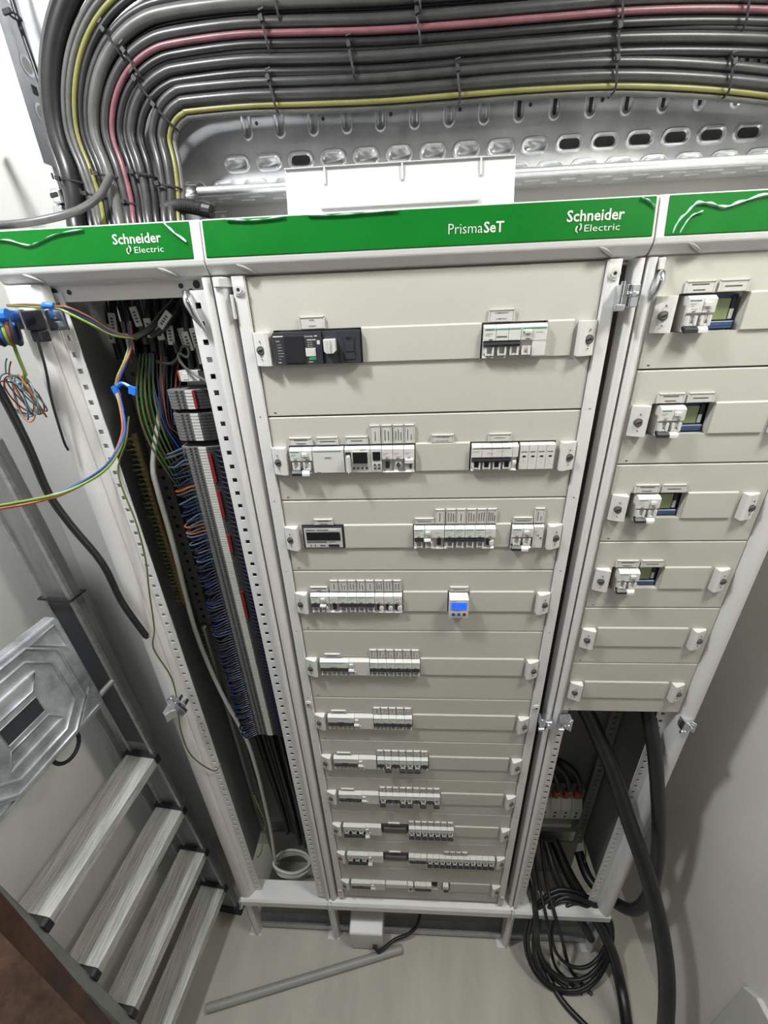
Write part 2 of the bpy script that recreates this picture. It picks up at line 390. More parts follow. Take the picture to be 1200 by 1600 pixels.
# --- middle cabinet
cc = thing('distribution_cabinet', (0, .1, 0), 'tall middle cabinet with off-white front plates under a wide green fascia strip', 'cabinet')
fa = fascia(cc, -.2975, .2985, -.2935, .2945, [('Prisma', .0790, 2.1410, .0175, -.006, 'r', .97), ('SeT', .0805, 2.1410, .0175, .018, 'l', .97), ('Schneider', .2570, 2.1482, .0180, .016, 'r', 1.0), ('Electric', .2085, 2.1365, .0112, -.002, 'l', 1.36)])
film(fa, [(-.26, 0, 2.1705), (-.235, 0, 2.1685), (-.21, 0, 2.1685), (-.18, 0, 2.1705)], .0016)
film(fa, [(-.15, 0, 2.1705), (-.11, 0, 2.1690), (-.07, 0, 2.1698), (-.03, 0, 2.1705)], .0014)
film(fa, [(.275, 0, 2.170), (.285, 0, 2.166), (.293, 0, 2.160)], .0022)
q = MB(); half_round(q, -.2985, -.276, .006, .013, .27, 2.105, 10); q.build('front_post', M_frame, cc, smooth=40)
q = MB(); half_round(q, .2875, .2998, .006, .010, .27, 2.105, 10); q.build('front_post', M_frame, cc, smooth=40)
MB().box(-.276, -.268, .028, .032, .27, 2.10).build('side_return', M_frame, cc); MB().box(.266, .2875, .060, .064, .27, 2.10).build('side_return', M_frame, cc)
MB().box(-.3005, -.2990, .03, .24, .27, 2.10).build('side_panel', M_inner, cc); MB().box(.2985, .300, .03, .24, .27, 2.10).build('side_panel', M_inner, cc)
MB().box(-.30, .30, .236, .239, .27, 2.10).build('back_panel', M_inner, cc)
for s in (-1, 1):
    u = MB().prism([(s*.2488, .02), (s*.2488, -.003), (s*.2505, -.005), (s*.2655, -.005), (s*.268, -.003), (s*.268, .03)], 'z', .312, ZT).build('hinged_upright', M_frame, cc)
    for z in (2.088, 1.238, .36):
        q = MB(); screw(q, s*.2588, -.005, z, .0082); q.build('screw', [M_white, M_grey, M_black], u, smooth=30)
    q = MB()
    for z in (1.90, 1.75, 1.60, 1.45, 1.25, 1.10, .95, .80): q.cyl((s*.2588, -.0049, z+.006), (s*.2588, -.0054, z+.006), .0011, 8)
    q.build('pin_hole', M_ink, u)
q = MB(); q.prism([(-.016, .258), (-.016, .284), (-.010, .292), (.03, .306), (.03, .300), (-.010, .258)], 'x', -.302, .302); q.build('sill', M_frame, cc)
for x in (-.2965, .296):
    q = MB(); q.cyl((x, -.016, .272), (x, -.024, .272), .004, 10); q.box(x-.004, x+.004, -.022, -.012, .262, .30); q.build('corner_bracket', M_chrome, cc)
plinth(cc, -.29, .29, (-.303, .303))
zinc_latch(cc, .276, 2.062, 1); zinc_latch(cc, .281, 1.205, 1)
MB().box(-.272, -.269, -.010, .01, 2.05, 2.082).build('latch', M_white, cc, bevel=.001)
q = MB(); q.tube([(-.3345, .0, 2.088), (-.3335, -.012, 2.086), (-.331, -.016, 2.074), (-.328, -.013, 2.060), (-.324, -.005, 2.044), (-.321, .0, 2.036)], .004, 8, 0, 0, radii=[.0025, .006, .0075, .006, .004, .002]); q.build('hook_latch', M_chrome, cl, smooth=60)
MB().prism([(-.293, .0), (-.293, -.010), (-.283, -.012), (-.268, .002)], 'z', 2.092, 2.104).build('bracket', M_white, cc, bevel=.001)

X0 = -.2475
XM = lambda m: X0+m*.018
ROWS = [(0, .200, .0975), (.2, .35, .2745), (.35, .5, .425), (.5, .65, .574), (.65, .85, .750), (.85, 1.0, .927), (1.0, 1.15, 1.080), (1.15, 1.3, 1.230), (1.3, 1.45, 1.384), (1.45, 1.6, 1.534), (1.6, 1.787, 1.700)]
RZ = [ZT-r[2] for r in ROWS]
OPS = [[(1.55, 8.85), (18.6, 23.75)], [(1.5, 13.2), (18.2, 25.8)], [(1.65, 5.95), (13, 21.1), (22.65, 25.85)], [(1.6, 11.8), (16.7, 18.95)],
       [(1.6, 13.7)], [(1.6, 12.7)], [(1.55, 14.9)], [(1.55, 16.7)], [(1.55, 18.95)], [(1.55, 25.9)], [(1.55, 16.8), (17.6, 18.9)]]
BLK = [[(8.9, 18.55), (23.8, 25.8)], [(13.25, 18.15)], [(6, 12.95), (21.15, 22.6)], [(11.85, 16.65), (19, 25.8)],
       [(13.75, 25.8)], [(12.75, 25.8)], [(14.95, 25.8)], [(16.75, 25.8)], [(19, 25.8)], [], [(18.95, 25.8)]]
PL = []
for (a, b, c), ops, bl in zip(ROWS, OPS, BLK):
    p = plate(cc, -.2475, .2475, ZT-a, ZT-b, ZT-c, [(XM(i), XM(j)) for i, j in ops], [(XM(i), XM(j)) for i, j in bl])
    lock(p, -.2500, -.2245, ZT-c, True); lock(p, .2235, .2485, ZT-c, False); PL.append(p)
def tg(r, m0, m1, lines, vert=False, h=None):
    zb = RZ[r]+.0258; H = h or ([0, .031, .029, .026, .0225, .0200, .019, .018, .017, .016, .016][r] if vert else [.016, .0130, .0115, .0105, .0095, .0085, .0075, .007, .007, .007, .007][r])
    label_tag(PL[r], XM(m0)+.0006, XM(m1)-.0006, zb, zb+H, lines, vert)
tg(0, 3.85, 5.95, ['INTER', 'GENERAL'], h=.0165); tg(0, 19.05, 21.1, ['COMMANDE ET', 'COMPTAGE'], h=.0165)
tg(1, 1.6, 3.8, [.7, .5]); tg(1, 4.15, 6.2, [.85]); tg(1, 6.8, 8.95, [.6])
for i, (a, b) in enumerate(((9.1, 10.1), (10.15, 11.15), (11.2, 12.2), (12.2, 13.2))): tg(1, a, b, [[.8], [.9, .8], [.8, 1., .7], [.95, .5]][i], True)
tg(1, 14.65, 16.7, ['TELECOMMANDE', 'BLOCS SECOURS']); tg(1, 19.75, 21.8, ['PARAFOUDRE'])
tg(2, 2.95, 4.95, [.7, .5]); tg(2, 13.1, 15.1, [.85])
for i in range(6):
    a = 15.12+(i and .1)+i*.99; tg(2, a, a+.98, [[.9], [.95, 1., .9], [.8], [.95, 1., .8], [.9, 1., .95], [1., .9, 1., .6]][i], True)
tg(2, 22.75, 24.7, [.9]); tg(2, 24.75, 25.75, [.95, .5], True)
tg(3, 1.6, 3.65, [.85, .3])
for i in range(8): tg(3, 3.85+i*.985, 4.8+i*.985, [[.9], [.95, .6], [.95, .8], [1., .7], [.9], [1., .8, .9], [1., .95], [.95, .9]][i], True)
tg(3, 16.85, 18.9, [.8])
tg(4, 2.2, 4.2, [.8])
for i in range(6): tg(4, 7.65+i, 8.6+i, [.9, .3], True)
tg(5, 2.1, 4.1, [.8])
for i in range(5): tg(5, 7.65+i, 8.6+i, [.9] if i < 3 else [.5, .4], True)
tg(6, 2.1, 4.1, [.8])
for i in range(7): tg(6, 7.75+i*1.01, 8.7+i*1.01, [[.9], [.4], [.4, .6], [.5], [.9, .9], [.5], [.9]][i], True)
tg(7, 2.0, 4.0, [.8])
for i in range(9): tg(7, 7.75+i*.99, 8.65+i*.99, [[.8], [.4], [.8], [.9, .9], [.9, .8], [.4], [.9, .9], [.9, .8], [.7, .7]][i], True)
tg(8, 8.7, 10.6, [.8])
for i in range(7): tg(8, 11.95+i, 12.85+i, [[.4], [.5], [.9, .8], [.9, .8], [.8], [.9, .8], [.8]][i], True)
tg(9, 8.6, 10.6, [.8])
for i in range(4): tg(9, 17.6+i*.98, 18.5+i*.98, [.8, .6], True)

# ---------------------------------------------------------------- devices on the plates
MDEV = [M_white, M_ink, M_gink, M_grey]
def nose(x0, x1, dy=0.):
    a = .0009
    return [(.045, .0225), (-.003-dy, .0225), (-.0095-dy, .0185), (-.0095-dy, .0015), (-.004-dy, -.0005), (-.004-dy, -.0195), (-.0075-dy, -.0225), (.045, -.0225)]
def print_marks(m, x0, x1, dy, g=True, rnd=random):
    w = x1-x0; y = -.0099-dy
    if g: m.box(x0+.0015, x0+w*.85, y, y+.0003, .0160, .0172, 2)
    squiggle(m, x0+.002, x0+w*.6, .0128, y, .0012, 3); squiggle(m, x0+.002, x0+w*.45, .0102, y, .0010, 3); squiggle(m, x0+w*.3, x0+w*.7, .0062, y, .0012, 3)
    m.box(x0+w*.35, x0+w*.6, y, y+.0003, .0024, .0034, 1)
def uframe(root, x, on, dy=0., lit=M_white):      # window frame below or above the lever
    z1, z0 = (-.0068, -.0190) if on else (-.0022, -.0150); w = .0125; m = MB()
    m.box(x, x+.0022, -.0105-dy, -.004-dy, z0, z1); m.box(x+w-.0026, x+w, -.0112-dy, -.004-dy, z0, z1); m.box(x, x+w, -.0095-dy, -.004-dy, z0, z0+.0026)
    m.box(x+.002, x+w-.0026, -.0058-dy, -.004-dy, z0+.0025, z1, 1)
    m.build('pole_window', [lit, M_grey], root)
def lever(root, x0, x1, on, dy=0., mt=None, name='lever'):
    m = MB()
    if on: m.prism([(-.004-dy, -.0003), (-.0125-dy, -.0008), (-.0135-dy, -.0035), (-.0095-dy, -.0066), (-.004-dy, -.0066)], 'x', x0, x1)
    else: m.prism([(-.004-dy, -.0158), (-.0095-dy, -.0158), (-.0145-dy, -.0195), (-.0148-dy, -.0238), (-.0115-dy, -.0246), (-.004-dy, -.0205)], 'x', x0, x1)
    m.build(name, mt or M_black, root)
PROT = {}
def circuit_breaker(np_, on):
    r = thing('circuit_breaker', (0, 0, 0), '', 'circuit breaker'); w = np_*.018; m = MB()
    for k in range(np_): m.prism(nose(0, 0), 'x', k*.018+.0003, k*.018+.0177)
    for k in range(np_): print_marks(m, k*.018, k*.018+.018, 0, k == 0)
    m.build('body', MDEV, r); lever(r, .001, w-.001, on)
    for k in range(np_): uframe(r, k*.018+.0035, on)
    return r
def rcbo(w, bar, on, dy=0., two=True):
    """residual current breaker: bar = length of the black linking lever; white lever beside it, test button above"""
    r = thing('residual_current_breaker', (0, 0, 0), '', 'circuit breaker'); m = MB()
    m.prism(nose(0, 0, dy), 'x', .0003, bar+.001)
    m.prism(nose(0, 0, dy) if two else [(.045, .0225), (-.003, .0225), (-.0085, .0185), (-.0085, -.0205), (-.006, -.0225), (.045, -.0225)], 'x', bar+.0016, w-.0003)
    print_marks(m, 0, bar, dy); print_marks(m, bar+.002, w if two else bar+.016, dy if two else 0, False)
    m.build('body', MDEV, r); lever(r, .001, bar-.0005, on, dy); lever(r, bar, bar+.012, on, dy+.0015, M_white)
    n = max(1, round(bar/.018)); s = bar/n
    for k in range(n): uframe(r, k*s+.003, on, dy)
    uframe(r, bar+.0025, on, dy+.001)
    MB().box(bar+.002, bar+.011, -.0125-dy, -.009-dy, .0085, .0145).build('test_button', M_white, r, bevel=.0008)
    return r
def control_module(kind):
    r = thing('control_module', (0, 0, 0), '', 'module'); m = MB(); m.prism(nose(0, 0) if kind != 'plain' else [(.045, .0225), (-.002, .0225), (-.0065, .020), (-.0065, -.0225), (.045, -.0225)], 'x', .0003, .0177)
    print_marks(m, 0, .018, 0 if kind != 'plain' else -.003, False); m.build('body', MDEV, r)
    if kind == 'rocker':
        MB().box(.0055, .0125, -.0085, -.004, -.015, -.003, 0).build('rocker', M_black, r, bevel=.0008)
    if kind == 'dial':
        k = MB(); k.cyl((.009, -.004, -.009), (.009, -.009, -.009), .006, 18); k.build('dial', M_grey, r, smooth=30)
        MB().prism([(.009, -.0155), (.013, -.009), (.009, -.0025), (.005, -.009)], 'y', -.0098, -.0088).build('arrow', M_ink, r)
    if kind == 'button':
        MB().box(.003, .0085, -.0075, -.004, -.016, -.004).build('selector', M_black, r, bevel=.0006)
        MB().cyl((.0125, -.004, -.0105), (.0125, -.0095, -.0105), .0045, 14).build('push_button', M_white, r, smooth=30)
    if kind == 'switch':
        MB().box(.002, .0165, -.014, -.004, -.006, .002).build('toggle', M_white, r, bevel=.0012)
        MB().box(.010, .0135, -.0075, -.004, -.0165, -.0085).build('indicator', M_ink, r)
    if kind == 'plain':
        MB().box(.0125, .0155, -.0078, -.0062, -.003, -.001).build('indicator', M_ink, r)
    return r
def place(root, key, r, m, label, group=None, dz=0., cab=None):
    o = root if key not in PROT else copy_tree(PROT[key])
    PROT.setdefault(key, root); o.location = (XM(m) if cab is None else cab, 0, RZ[r]+dz if cab is None else dz); o['label'] = label
    if group: o['group'] = group
    return o
def breaker(np_, on, r, m, label, group=None):
    k = ('mcb', np_, on); return place(PROT.get(k) or circuit_breaker(np_, on), k, r, m, label, group)
def residual(w, bar, on, r, m, label, two=True):
    k = ('rcbo', w, bar, on, two); return place(PROT.get(k) or rcbo(w*.018, bar*.018, on, 0, two), k, r, m, label, 'residual current breakers at the left of the rows')
def module(kind, r, m, label, group=None):
    k = ('mod', kind); return place(PROT.get(k) or control_module(kind), k, r, m, label, group)

# top row: black moulded case switch
z = RZ[0]; x = XM(1.6)
sw = thing('main_switch', (x, 0, z), 'black moulded main switch with white rotary handle, top row of the middle cabinet', 'main switch')
m = MB(); m.box(x, x+.0725, -.012, .05, z-.0225, z+.0225, 0); m.box(x+.0735, x+.129, -.009, .05, z-.0225, z+.0225, 0)
y = -.0124
m.box(x+.001, x+.016, y, y+.001, z+.0165, z+.0183, 1); m.text('NSX', (x+.0045, y, z+.010), .003, 1, align='l')
for i in range(6): squiggle(m, x+.006, x+.006+.004+.006*random.random(), z+.006-i*.004, y, .0008, 3)
m.box(x+.004, x+.009, y, y+.001, z-.0195, z-.0185, 1)
m.text('Schneider', (x+.0475, y, z+.0155), .0034, 1, align='l', bold=.01); m.box(x+.0625, x+.0665, y, y+.001, z+.0158, z+.0174, 1)
squiggle(m, x+.051, x+.064, z+.0115, y, .0018, 1)
for i in range(3): squiggle(m, x+.051, x+.059, z+.008-i*.0026, y, .0008, 3)
m.box(x+.0655, x+.0698, y, y+.001, z+.005, z+.0105, 1); m.box(x+.0475, x+.0625, y-.0006, y+.001, z-.011, z+.0005, 1)
m.text('P', (x+.0535, y-.001, z-.006), .003, 3); m.box(x+.0515, x+.0625, y, y+.001, z-.0165, z-.0115, 2); squiggle(m, x+.051, x+.057, z-.019, y, .0012, 1)
m.build('body', [M_char, M_white, M_gink, M_grey], sw, bevel=.0006)
MB().box(x+.016, x+.046, -.0135, -.011, z-.020, z+.018).build('trip_unit_cover', M_black, sw, bevel=.0006)
m = MB(); m.prism([(x+.0765, z-.004), (x+.0765, z+.012), (x+.0935, z+.012), (x+.0935, z-.004), (x+.090, z-.0075), (x+.080, z-.0075)], 'y', -.022, -.009); m.box(x+.0845, x+.0856, -.0245, -.021, z-.007, z+.012)
m.build('handle', M_white, sw, bevel=.0008)
m = MB(); m.box(x+.098, x+.128, -.0105, -.008, z-.0215, z+.021, 0); m.box(x+.105, x+.1205, -.0115, -.010, z-.017, z+.014, 0); m.box(x+.108, x+.117, -.0118, -.011, z+.0105, z+.014, 1); m.box(x+.107, x+.119, -.0122, -.011, z-.006, z+.006, 0)
m.build('auxiliary_cover', [M_char, M_black], sw)
# top row right: three poles with linked lever and a two-module block
x = XM(18.7); t = thing('four_pole_breaker', (x, 0, z), 'white four-pole breaker with green line, right end of the top row', 'circuit breaker')
m = MB()
for k in range(3): m.prism(nose(0, 0), 'x', x+k*.0177+.0003, x+k*.0177+.0174)
m.prism(nose(0, 0), 'x', x+.0535, x+.070); m.prism([(.045, .0225), (-.003, .0225), (-.0095, .0185), (-.0095, -.0205), (-.0075, -.0225), (.045, -.0225)], 'x', x+.0703, x+.0895)
m.v = [v+Vector((0, 0, z)) if abs(v.z) < .5 else v for v in m.v]
yy = -.0099
m.box(x+.002, x+.015, yy, yy+.0003, z+.0155, z+.0175, 2); m.box(x+.0165, x+.052, yy, yy+.0003, z+.0160, z+.0172, 2); m.box(x+.055, x+.088, yy, yy+.0003, z+.0160, z+.0175, 2)
squiggle(m, x+.003, x+.012, z+.0115, yy, .0012, 3); squiggle(m, x+.003, x+.010, z+.009, yy, .001, 3); squiggle(m, x+.019, x+.033, z+.0065, yy, .0015, 1); m.box(x+.008, x+.013, yy, yy+.0003, z+.0022, z+.0034, 1)
squiggle(m, x+.056, x+.064, z+.0115, yy, .0014, 1); squiggle(m, x+.074, x+.084, z+.0115, yy, .0012, 3); m.box(x+.060, x+.066, yy, yy+.0003, z+.0022, z+.0034, 1); m.box(x+.0703, x+.0895, yy, yy+.0003, z+.0002, z+.0008, 3)
m.build('body', MDEV, t)
sub = []
def shifted(fn):
    before = set(t.children); fn()
    for c in t.children:
        if c not in before: pass
WO[t.name] = Vector((0, 0, 0))
lever(t, .001, .0525, True); [uframe(t, k*.0177+.0035, True) for k in range(3)]; uframe(t, .0555, True, .001)
MB().box(.058, .067, -.0125, -.009, .0095, .0145).build('test_button', M_white, t, bevel=.0008)

# second row
residual(2.1, 1.05, False, 1, 1.6, 'white two-pole breaker with levers down, left end of the second row')
z = RZ[1]; x = XM(3.75); t = thing('transformer', (x, 0, z), 'blank white transformer block with thin green line, second row beside the breaker', 'transformer')
m = MB().prism([(.045, z+.0225), (-.003, z+.0225), (-.0095, z+.0195), (-.0095, z-.0205), (-.006, z-.0225), (.045, z-.0225)], 'x', x, x+.052)
m.box(x+.006, x+.048, -.0099, -.009, z+.0165, z+.0175, 1); m.box(x+.002, x+.005, -.0099, -.009, z+.0165, z+.0175, 2); m.box(x+.0185, x+.0325, -.0098, -.009, z+.0035, z+.0085, 3); squiggle(m, x+.021, x+.030, z+.006, -.0101, .0012, 2); squiggle(m, x+.004, x+.012, z-.0195, -.0099, .0008, 2)
m.build('body', [M_white, M_gink, M_ink, M_grey], t)
x = XM(6.75); t = thing('timer_clock', (x, 0, z), 'white timer clock with dark square screen and open flap, second row', 'timer')
m = MB().prism([(.045, z+.0225), (-.003, z+.0225), (-.010, z+.0195), (-.010, z-.0205), (-.006, z-.0225), (.045, z-.0225)], 'x', x, x+.0425); squiggle(m, x+.026, x+.036, z+.0185, -.0103, .001, 1); m.build('body', [M_white, M_ink], t)
m = MB().box(x+.012, x+.039, -.0125, -.009, z-.0055, z+.0165, 0).box(x+.0135, x+.0375, -.0130, -.012, z-.004, z+.015, 1); m.build('screen', [M_grey, M_screen], t)
for i, dx in enumerate((.014, .021, .028, .0355)):
    MB().cyl((x+dx, -.009, z-.013), (x+dx, -.0115, z-.013), .0024, 10).build('key', M_ink, t)
m = MB().prism([(x+.002, -.010), (x+.006, -.024), (x+.009, -.010)], 'z', z-.019, z+.010); m.build('flap', M_white, t, bevel=.001)
MB().box(x+.001, x+.010, -.0108, -.009, z+.007, z+.015).build('dark_slot', M_black, t)
x = XM(9.15); t = thing('light_controller', (x, 0, z), 'narrow white controller with small dark screen and four keys, second row', 'controller')
MB().prism([(.045, z+.0225), (-.003, z+.0225), (-.0095, z+.0195), (-.0095, z-.0205), (-.006, z-.0225), (.045, z-.0225)], 'x', x, x+.0175).build('body', M_white, t)
MB().box(x+.003, x+.0155, -.0105, -.009, z, z+.0145).build('screen', M_screen, t)
for i in range(4): MB().cyl((x+.006+.007*(i % 2), -.009, z-.008-.006*(i//2)), (x+.006+.007*(i % 2), -.011, z-.008-.006*(i//2)), .0021, 10).build('key', M_ink, t)
module('rocker', 1, 10.15, 'narrow white module with grey rocker, second row right of the small screen')
module('dial', 1, 11.15, 'narrow white module with round arrow dial, second row')
module('switch', 1, 12.15, 'narrow white module with white toggle up, beside the arrow dial')
x = XM(18.3); t = thing('four_pole_breaker', (x, 0, z), 'white four-pole breaker with black levers, right end of the second row', 'circuit breaker'); WO[t.name] = Vector((0, 0, 0))
m = MB()
for k in range(4): m.prism(nose(0, 0), 'x', k*.0163+.0003, k*.0163+.016)
m.prism(nose(0, 0), 'x', .0655, .0745); m.box(.002, .012, -.0099, -.0095, .0160, .0172, 2); m.box(.013, .062, -.0099, -.0095, .0160, .0172, 1); squiggle(m, .003, .012, .012, -.0099, .001, 3); squiggle(m, .026, .034, .009, -.0099, .002, 3); squiggle(m, .042, .054, .0125, -.0099, .001, 3)
m.build('body', MDEV, t); lever(t, .001, .063, True)
for k in range(4):
    uframe(t, k*.0163+.0025, True); MB().box(k*.0163+.0045, k*.0163+.0125, -.0088, -.0055, -.0165, -.0068).build('black_lever', M_black, t)
MB().box(.066, .0725, -.0125, -.008, -.0105, -.0045).build('test_button', M_white, t, bevel=.0008)
for i in range(4):
    x = XM(22.62)+i*.0138; t = thing('surge_cartridge', (x, 0, z), f'white surge arrester cartridge, {ORD[i]} of four at the right end of the second row', 'surge arrester', 'surge arrester cartridges of the second row')
    m = MB().prism([(.045, z+.0225), (-.003, z+.0225), (-.0085, z+.0205), (-.0085, z-.0205), (-.005, z-.0225), (.045, z-.0225)], 'x', x+.0003, x+.0135)
    squiggle(m, x+.002, x+.011, z+.0095, -.0089, .0012, 1); squiggle(m, x+.005, x+.008, z-.0045, -.0089, .0012, 2); squiggle(m, x+.005, x+.008, z-.009, -.0089, .001, 2)
    m.build('body', [M_white, M_ink, M_grey], t); MB().box(x+.0045, x+.0095, -.0090, -.008, z+.0005, z+.0030).build('indicator', M_black, t)

# third row
z = RZ[2]; x = XM(1.72); t = thing('energy_meter', (x, 0, z), 'dark framed energy meter with black display, left end of the third row', 'meter')
m = MB().box(x, x+.0755, -.004, .05, z-.0225, z+.0225, 0); m.box(x+.003, x+.0725, -.0052, -.003, z-.020, z+.020, 1); m.box(x+.049, x+.064, -.0056, -.005, z+.0145, z+.019, 3)
for a, b in ((.006, .024), (.027, .048)): squiggle(m, x+a, x+b, z+.0165, -.0056, .0016, 2)
squiggle(m, x+.006, x+.044, z-.0085, -.0056, .0022, 2); squiggle(m, x+.047, x+.060, z-.0085, -.0056, .001, 2)
for a in (.012, .020): m.box(x+a, x+a+.002, -.0056, -.005, z-.0175, z-.014, 2)
m.box(x+.030, x+.040, -.0058, -.005, z-.0165, z-.0145, 2); m.box(x+.046, x+.066, -.0062, -.005, z-.0180, z-.0135, 4)
m.build('body', [M_char, M_grey, M_ink, M_white, M_black], t); MB().box(x+.007, x+.069, -.0062, -.005, z-.0045, z+.0125).build('display', M_screen, t)
residual(2.05, 1.0, True, 2, 13.05, 'white two-pole breaker with black lever up, middle of the third row')
module('rocker', 2, 15.07, 'narrow white module with black rocker, third row beside the two-pole breaker')
for i in range(4): breaker(1, True, 2, 16.1+i, f'white breaker with black lever up, {ORD[i]} of four in the third row', 'single breakers of the third row')
module('button', 2, 20.1, 'narrow white module with black and white button, right of the third row breakers')
residual(2.05, 1.0, False, 2, 22.7, 'white two-pole breaker with levers down, right side of the third row')
module('plain', 2, 24.8, 'plain white module with one dark dot, right end of the third row')
# fourth row
residual(2.05, 1.0, True, 3, 1.65, 'white two-pole breaker with black lever up, left end of the fourth row')
module('rocker', 3, 3.72, 'narrow white module with black rocker, fourth row left side')
for i in range(4): breaker(1, True, 3, 4.72+i, f'white breaker with black lever up, {ORD[i]} of four in the fourth row', 'single breakers of the fourth row')
for i in range(3): module('button', 3, 8.74+i, f'narrow white contactor with black and white buttons, {ORD[i]} of three in fourth row', 'contactors of the fourth row')
z = RZ[3]; x = XM(16.8); t = thing('lit_meter', (x, 0, z), 'small white meter with glowing blue screen, right half of the fourth row', 'meter')
m = MB().prism([(.045, z+.0225), (-.003, z+.0225), (-.020, z+.0185), (-.020, z-.0245), (-.003, z-.0245), (.045, z-.0225)], 'x', x, x+.0365); squiggle(m, x+.004, x+.014, z+.0155, -.0204, .001, 1); squiggle(m, x+.008, x+.02, z-.0065, -.0204, .001, 1); m.build('body', [M_white, M_ink], t, bevel=.0008)
MB().box(x+.0035, x+.0330, -.0212, -.0195, z-.0035, z+.0125).build('screen', M_lit, t)
for i in range(3): MB().cyl((x+.008+.0105*i, -.0195, z-.0155), (x+.008+.0105*i, -.022, z-.0155), .0034, 12).build('key', M_blue if i < 2 else M_red, t)
# rows five to eleven
RN = ['top', 'second', 'third', 'fourth', 'fifth', 'sixth', 'seventh', 'eighth', 'ninth', 'tenth', 'bottom']
for r, on in ((4, True), (5, True), (6, True), (7, True), (8, False), (9, False), (10, True)):
    residual(6.0, 3.45, on, r, 1.65, f'wide white residual breaker with {"black lever up" if on else "levers down"}, left end of the {RN[r]} row', False)
def mcb_row(r, m0, pitch, ons, extra=''):
    n = len(ons)
    for i, on in enumerate(ons): breaker(1, on, r, m0+i*pitch, f'white breaker with black lever {"up" if on else "down"}, {ORD[i]} of {NUM[n]} in the {RN[r]} row{extra}', f'single breakers of the {RN[r]} row{extra}')
mcb_row(4, 7.68, 1.0, [1]*6); mcb_row(5, 7.68, 1.0, [1]*5); mcb_row(6, 7.76, 1.01, [1, 0, 1, 0, 0, 0, 1]); mcb_row(7, 7.72, .99, [0, 1, 1, 0, 0, 1, 0, 1, 0]); mcb_row(8, 11.95, 1.0, [0]*7)
breaker(3, True, 9, 11.85, 'white three-pole breaker with long black lever up, tenth row'); mcb_row(9, 14.9, 1.0, [0]*11)
for r, m in ((8, 7.8), (9, 7.75)):
    x = XM(m); z = RZ[r]; t = thing('contactor', (x, 0, z), f'black recessed contactor in a dark gap of the {RN[r]} row', 'contactor')
    MB().box(x, x+.071, .002, .05, z-.0222, z+.0195).build('body', M_cont, t); MB().box(x+.004, x+.067, -.003, .003, z-.016, z+.004).build('raised_front', M_cont, t, bevel=.001)
breaker(3, True, 10, 12.75, 'white three-pole breaker with black lever up, bottom row'); module('rocker', 10, 11.6, 'narrow white module with black rocker, bottom row')
breaker(1, True, 10, 17.7, 'lone white breaker with black lever up, right part of the bottom row')
z = RZ[10]; x = XM(7.75); t = thing('contactor', (x, 0, z), 'wide pale contactor with dark lower face, middle of the bottom row', 'contactor')
m = MB().prism([(.045, z+.0225), (-.003, z+.0225), (-.009, z+.0185), (-.009, z-.002), (.004, z-.002), (.004, z-.0225), (.045, z-.0225)], 'x', x, x+.068); m.build('body', M_white, t); MB().box(x+.010, x+.060, .0, .004, z-.020, z-.004).build('dark_face', M_grey, t)

# ---------------------------------------------------------------- right cabinet
cr = thing('side_cabinet', (.455, .1, 0), 'right cabinet with six short front plates, open at the bottom, cables hanging out', 'cabinet')
fa = fascia(cr, .3005, .608, .3105, .604, [])
film(fa, [(.319, 0, 2.130), (.324, 0, 2.142), (.334, 0, 2.152), (.344, 0, 2.161), (.362, 0, 2.159), (.378, 0, 2.155), (.398, 0, 2.160), (.43, 0, 2.166), (.47, 0, 2.158), (.52, 0, 2.163)], .003)
film(fa, [(.328, 0, 2.130), (.333, 0, 2.140), (.340, 0, 2.148), (.352, 0, 2.152)], .0016); film(fa, [(.5, 0, 2.132), (.53, 0, 2.15), (.58, 0, 2.16)], .003)
q = MB(); half_round(q, .3015, .3135, -.001, .006, .27, 2.105); po = q.build('front_post', M_frame, cr, smooth=40)
q = MB(); perf_strip(q, .3125, .336, .006, .008, .29, 1.215, .327); q.build('perforated_strip', M_frame, po)
MB().box(.3135, .3212, .003, .006, 1.21, 2.105).build('side_return', M_frame, po)
q = MB(); half_round(q, .5735, .612, .006, .020, .27, 2.105, 10); po = q.build('front_post', M_frame, cr, smooth=40)
q = MB(); perf_strip(q, .543, .574, .018, .020, .28, 1.26, .556); q.build('perforated_strip', M_frame, po)
MB().box(.606, .609, .02, .24, .27, 2.10).build('side_panel', M_inner, cr); MB().box(.302, .304, .02, .24, .27, 2.10).build('side_panel', M_inner, cr); MB().box(.302, .608, .236, .239, .27, 2.10).build('back_panel', M_inner, cr)
for x in (.335, .575):
    q = MB(); perf_strip(q, x-.016, x+.016, .195, .197, .28, 2.05, x); q.build('rear_post', M_inner, cr)
q = MB(); q.prism([(-.016, .258), (-.016, .284), (-.010, .290), (.045, .290), (.045, .284), (-.010, .258)], 'x', .303, .606); q.build('sill', M_frame, cr)
plinth(cr, .318, .60, (.594,))
zinc_latch(cr, .588, 1.205, 1); zinc_latch(cr, .325, 1.205, -1)
q = MB(); q.tube([(.3195, .0, 2.088), (.3190, -.009, 2.086), (.3180, -.012, 2.076), (.3165, -.010, 2.066), (.3140, -.005, 2.056), (.3120, .0, 2.050)], .004, 8, 0, 0, radii=[.002, .0045, .006, .005, .003, .0015]); q.build('hook_latch', M_chrome, cr, smooth=60)
MB().prism([(.3145, -.01), (.3235, -.004), (.3235, .004), (.3145, .004)], 'z', 2.090, 2.104).build('bracket', M_white, cr, bevel=.001)
RB = [2.108, 1.9610, 1.8125, 1.6660, 1.5170, 1.3710, 1.2230]; RC = [2.0345, 1.8850, 1.7355, 1.5860, 1.4420, 1.2920]
WHICH = ['topmost', 'second', 'third', 'fourth']
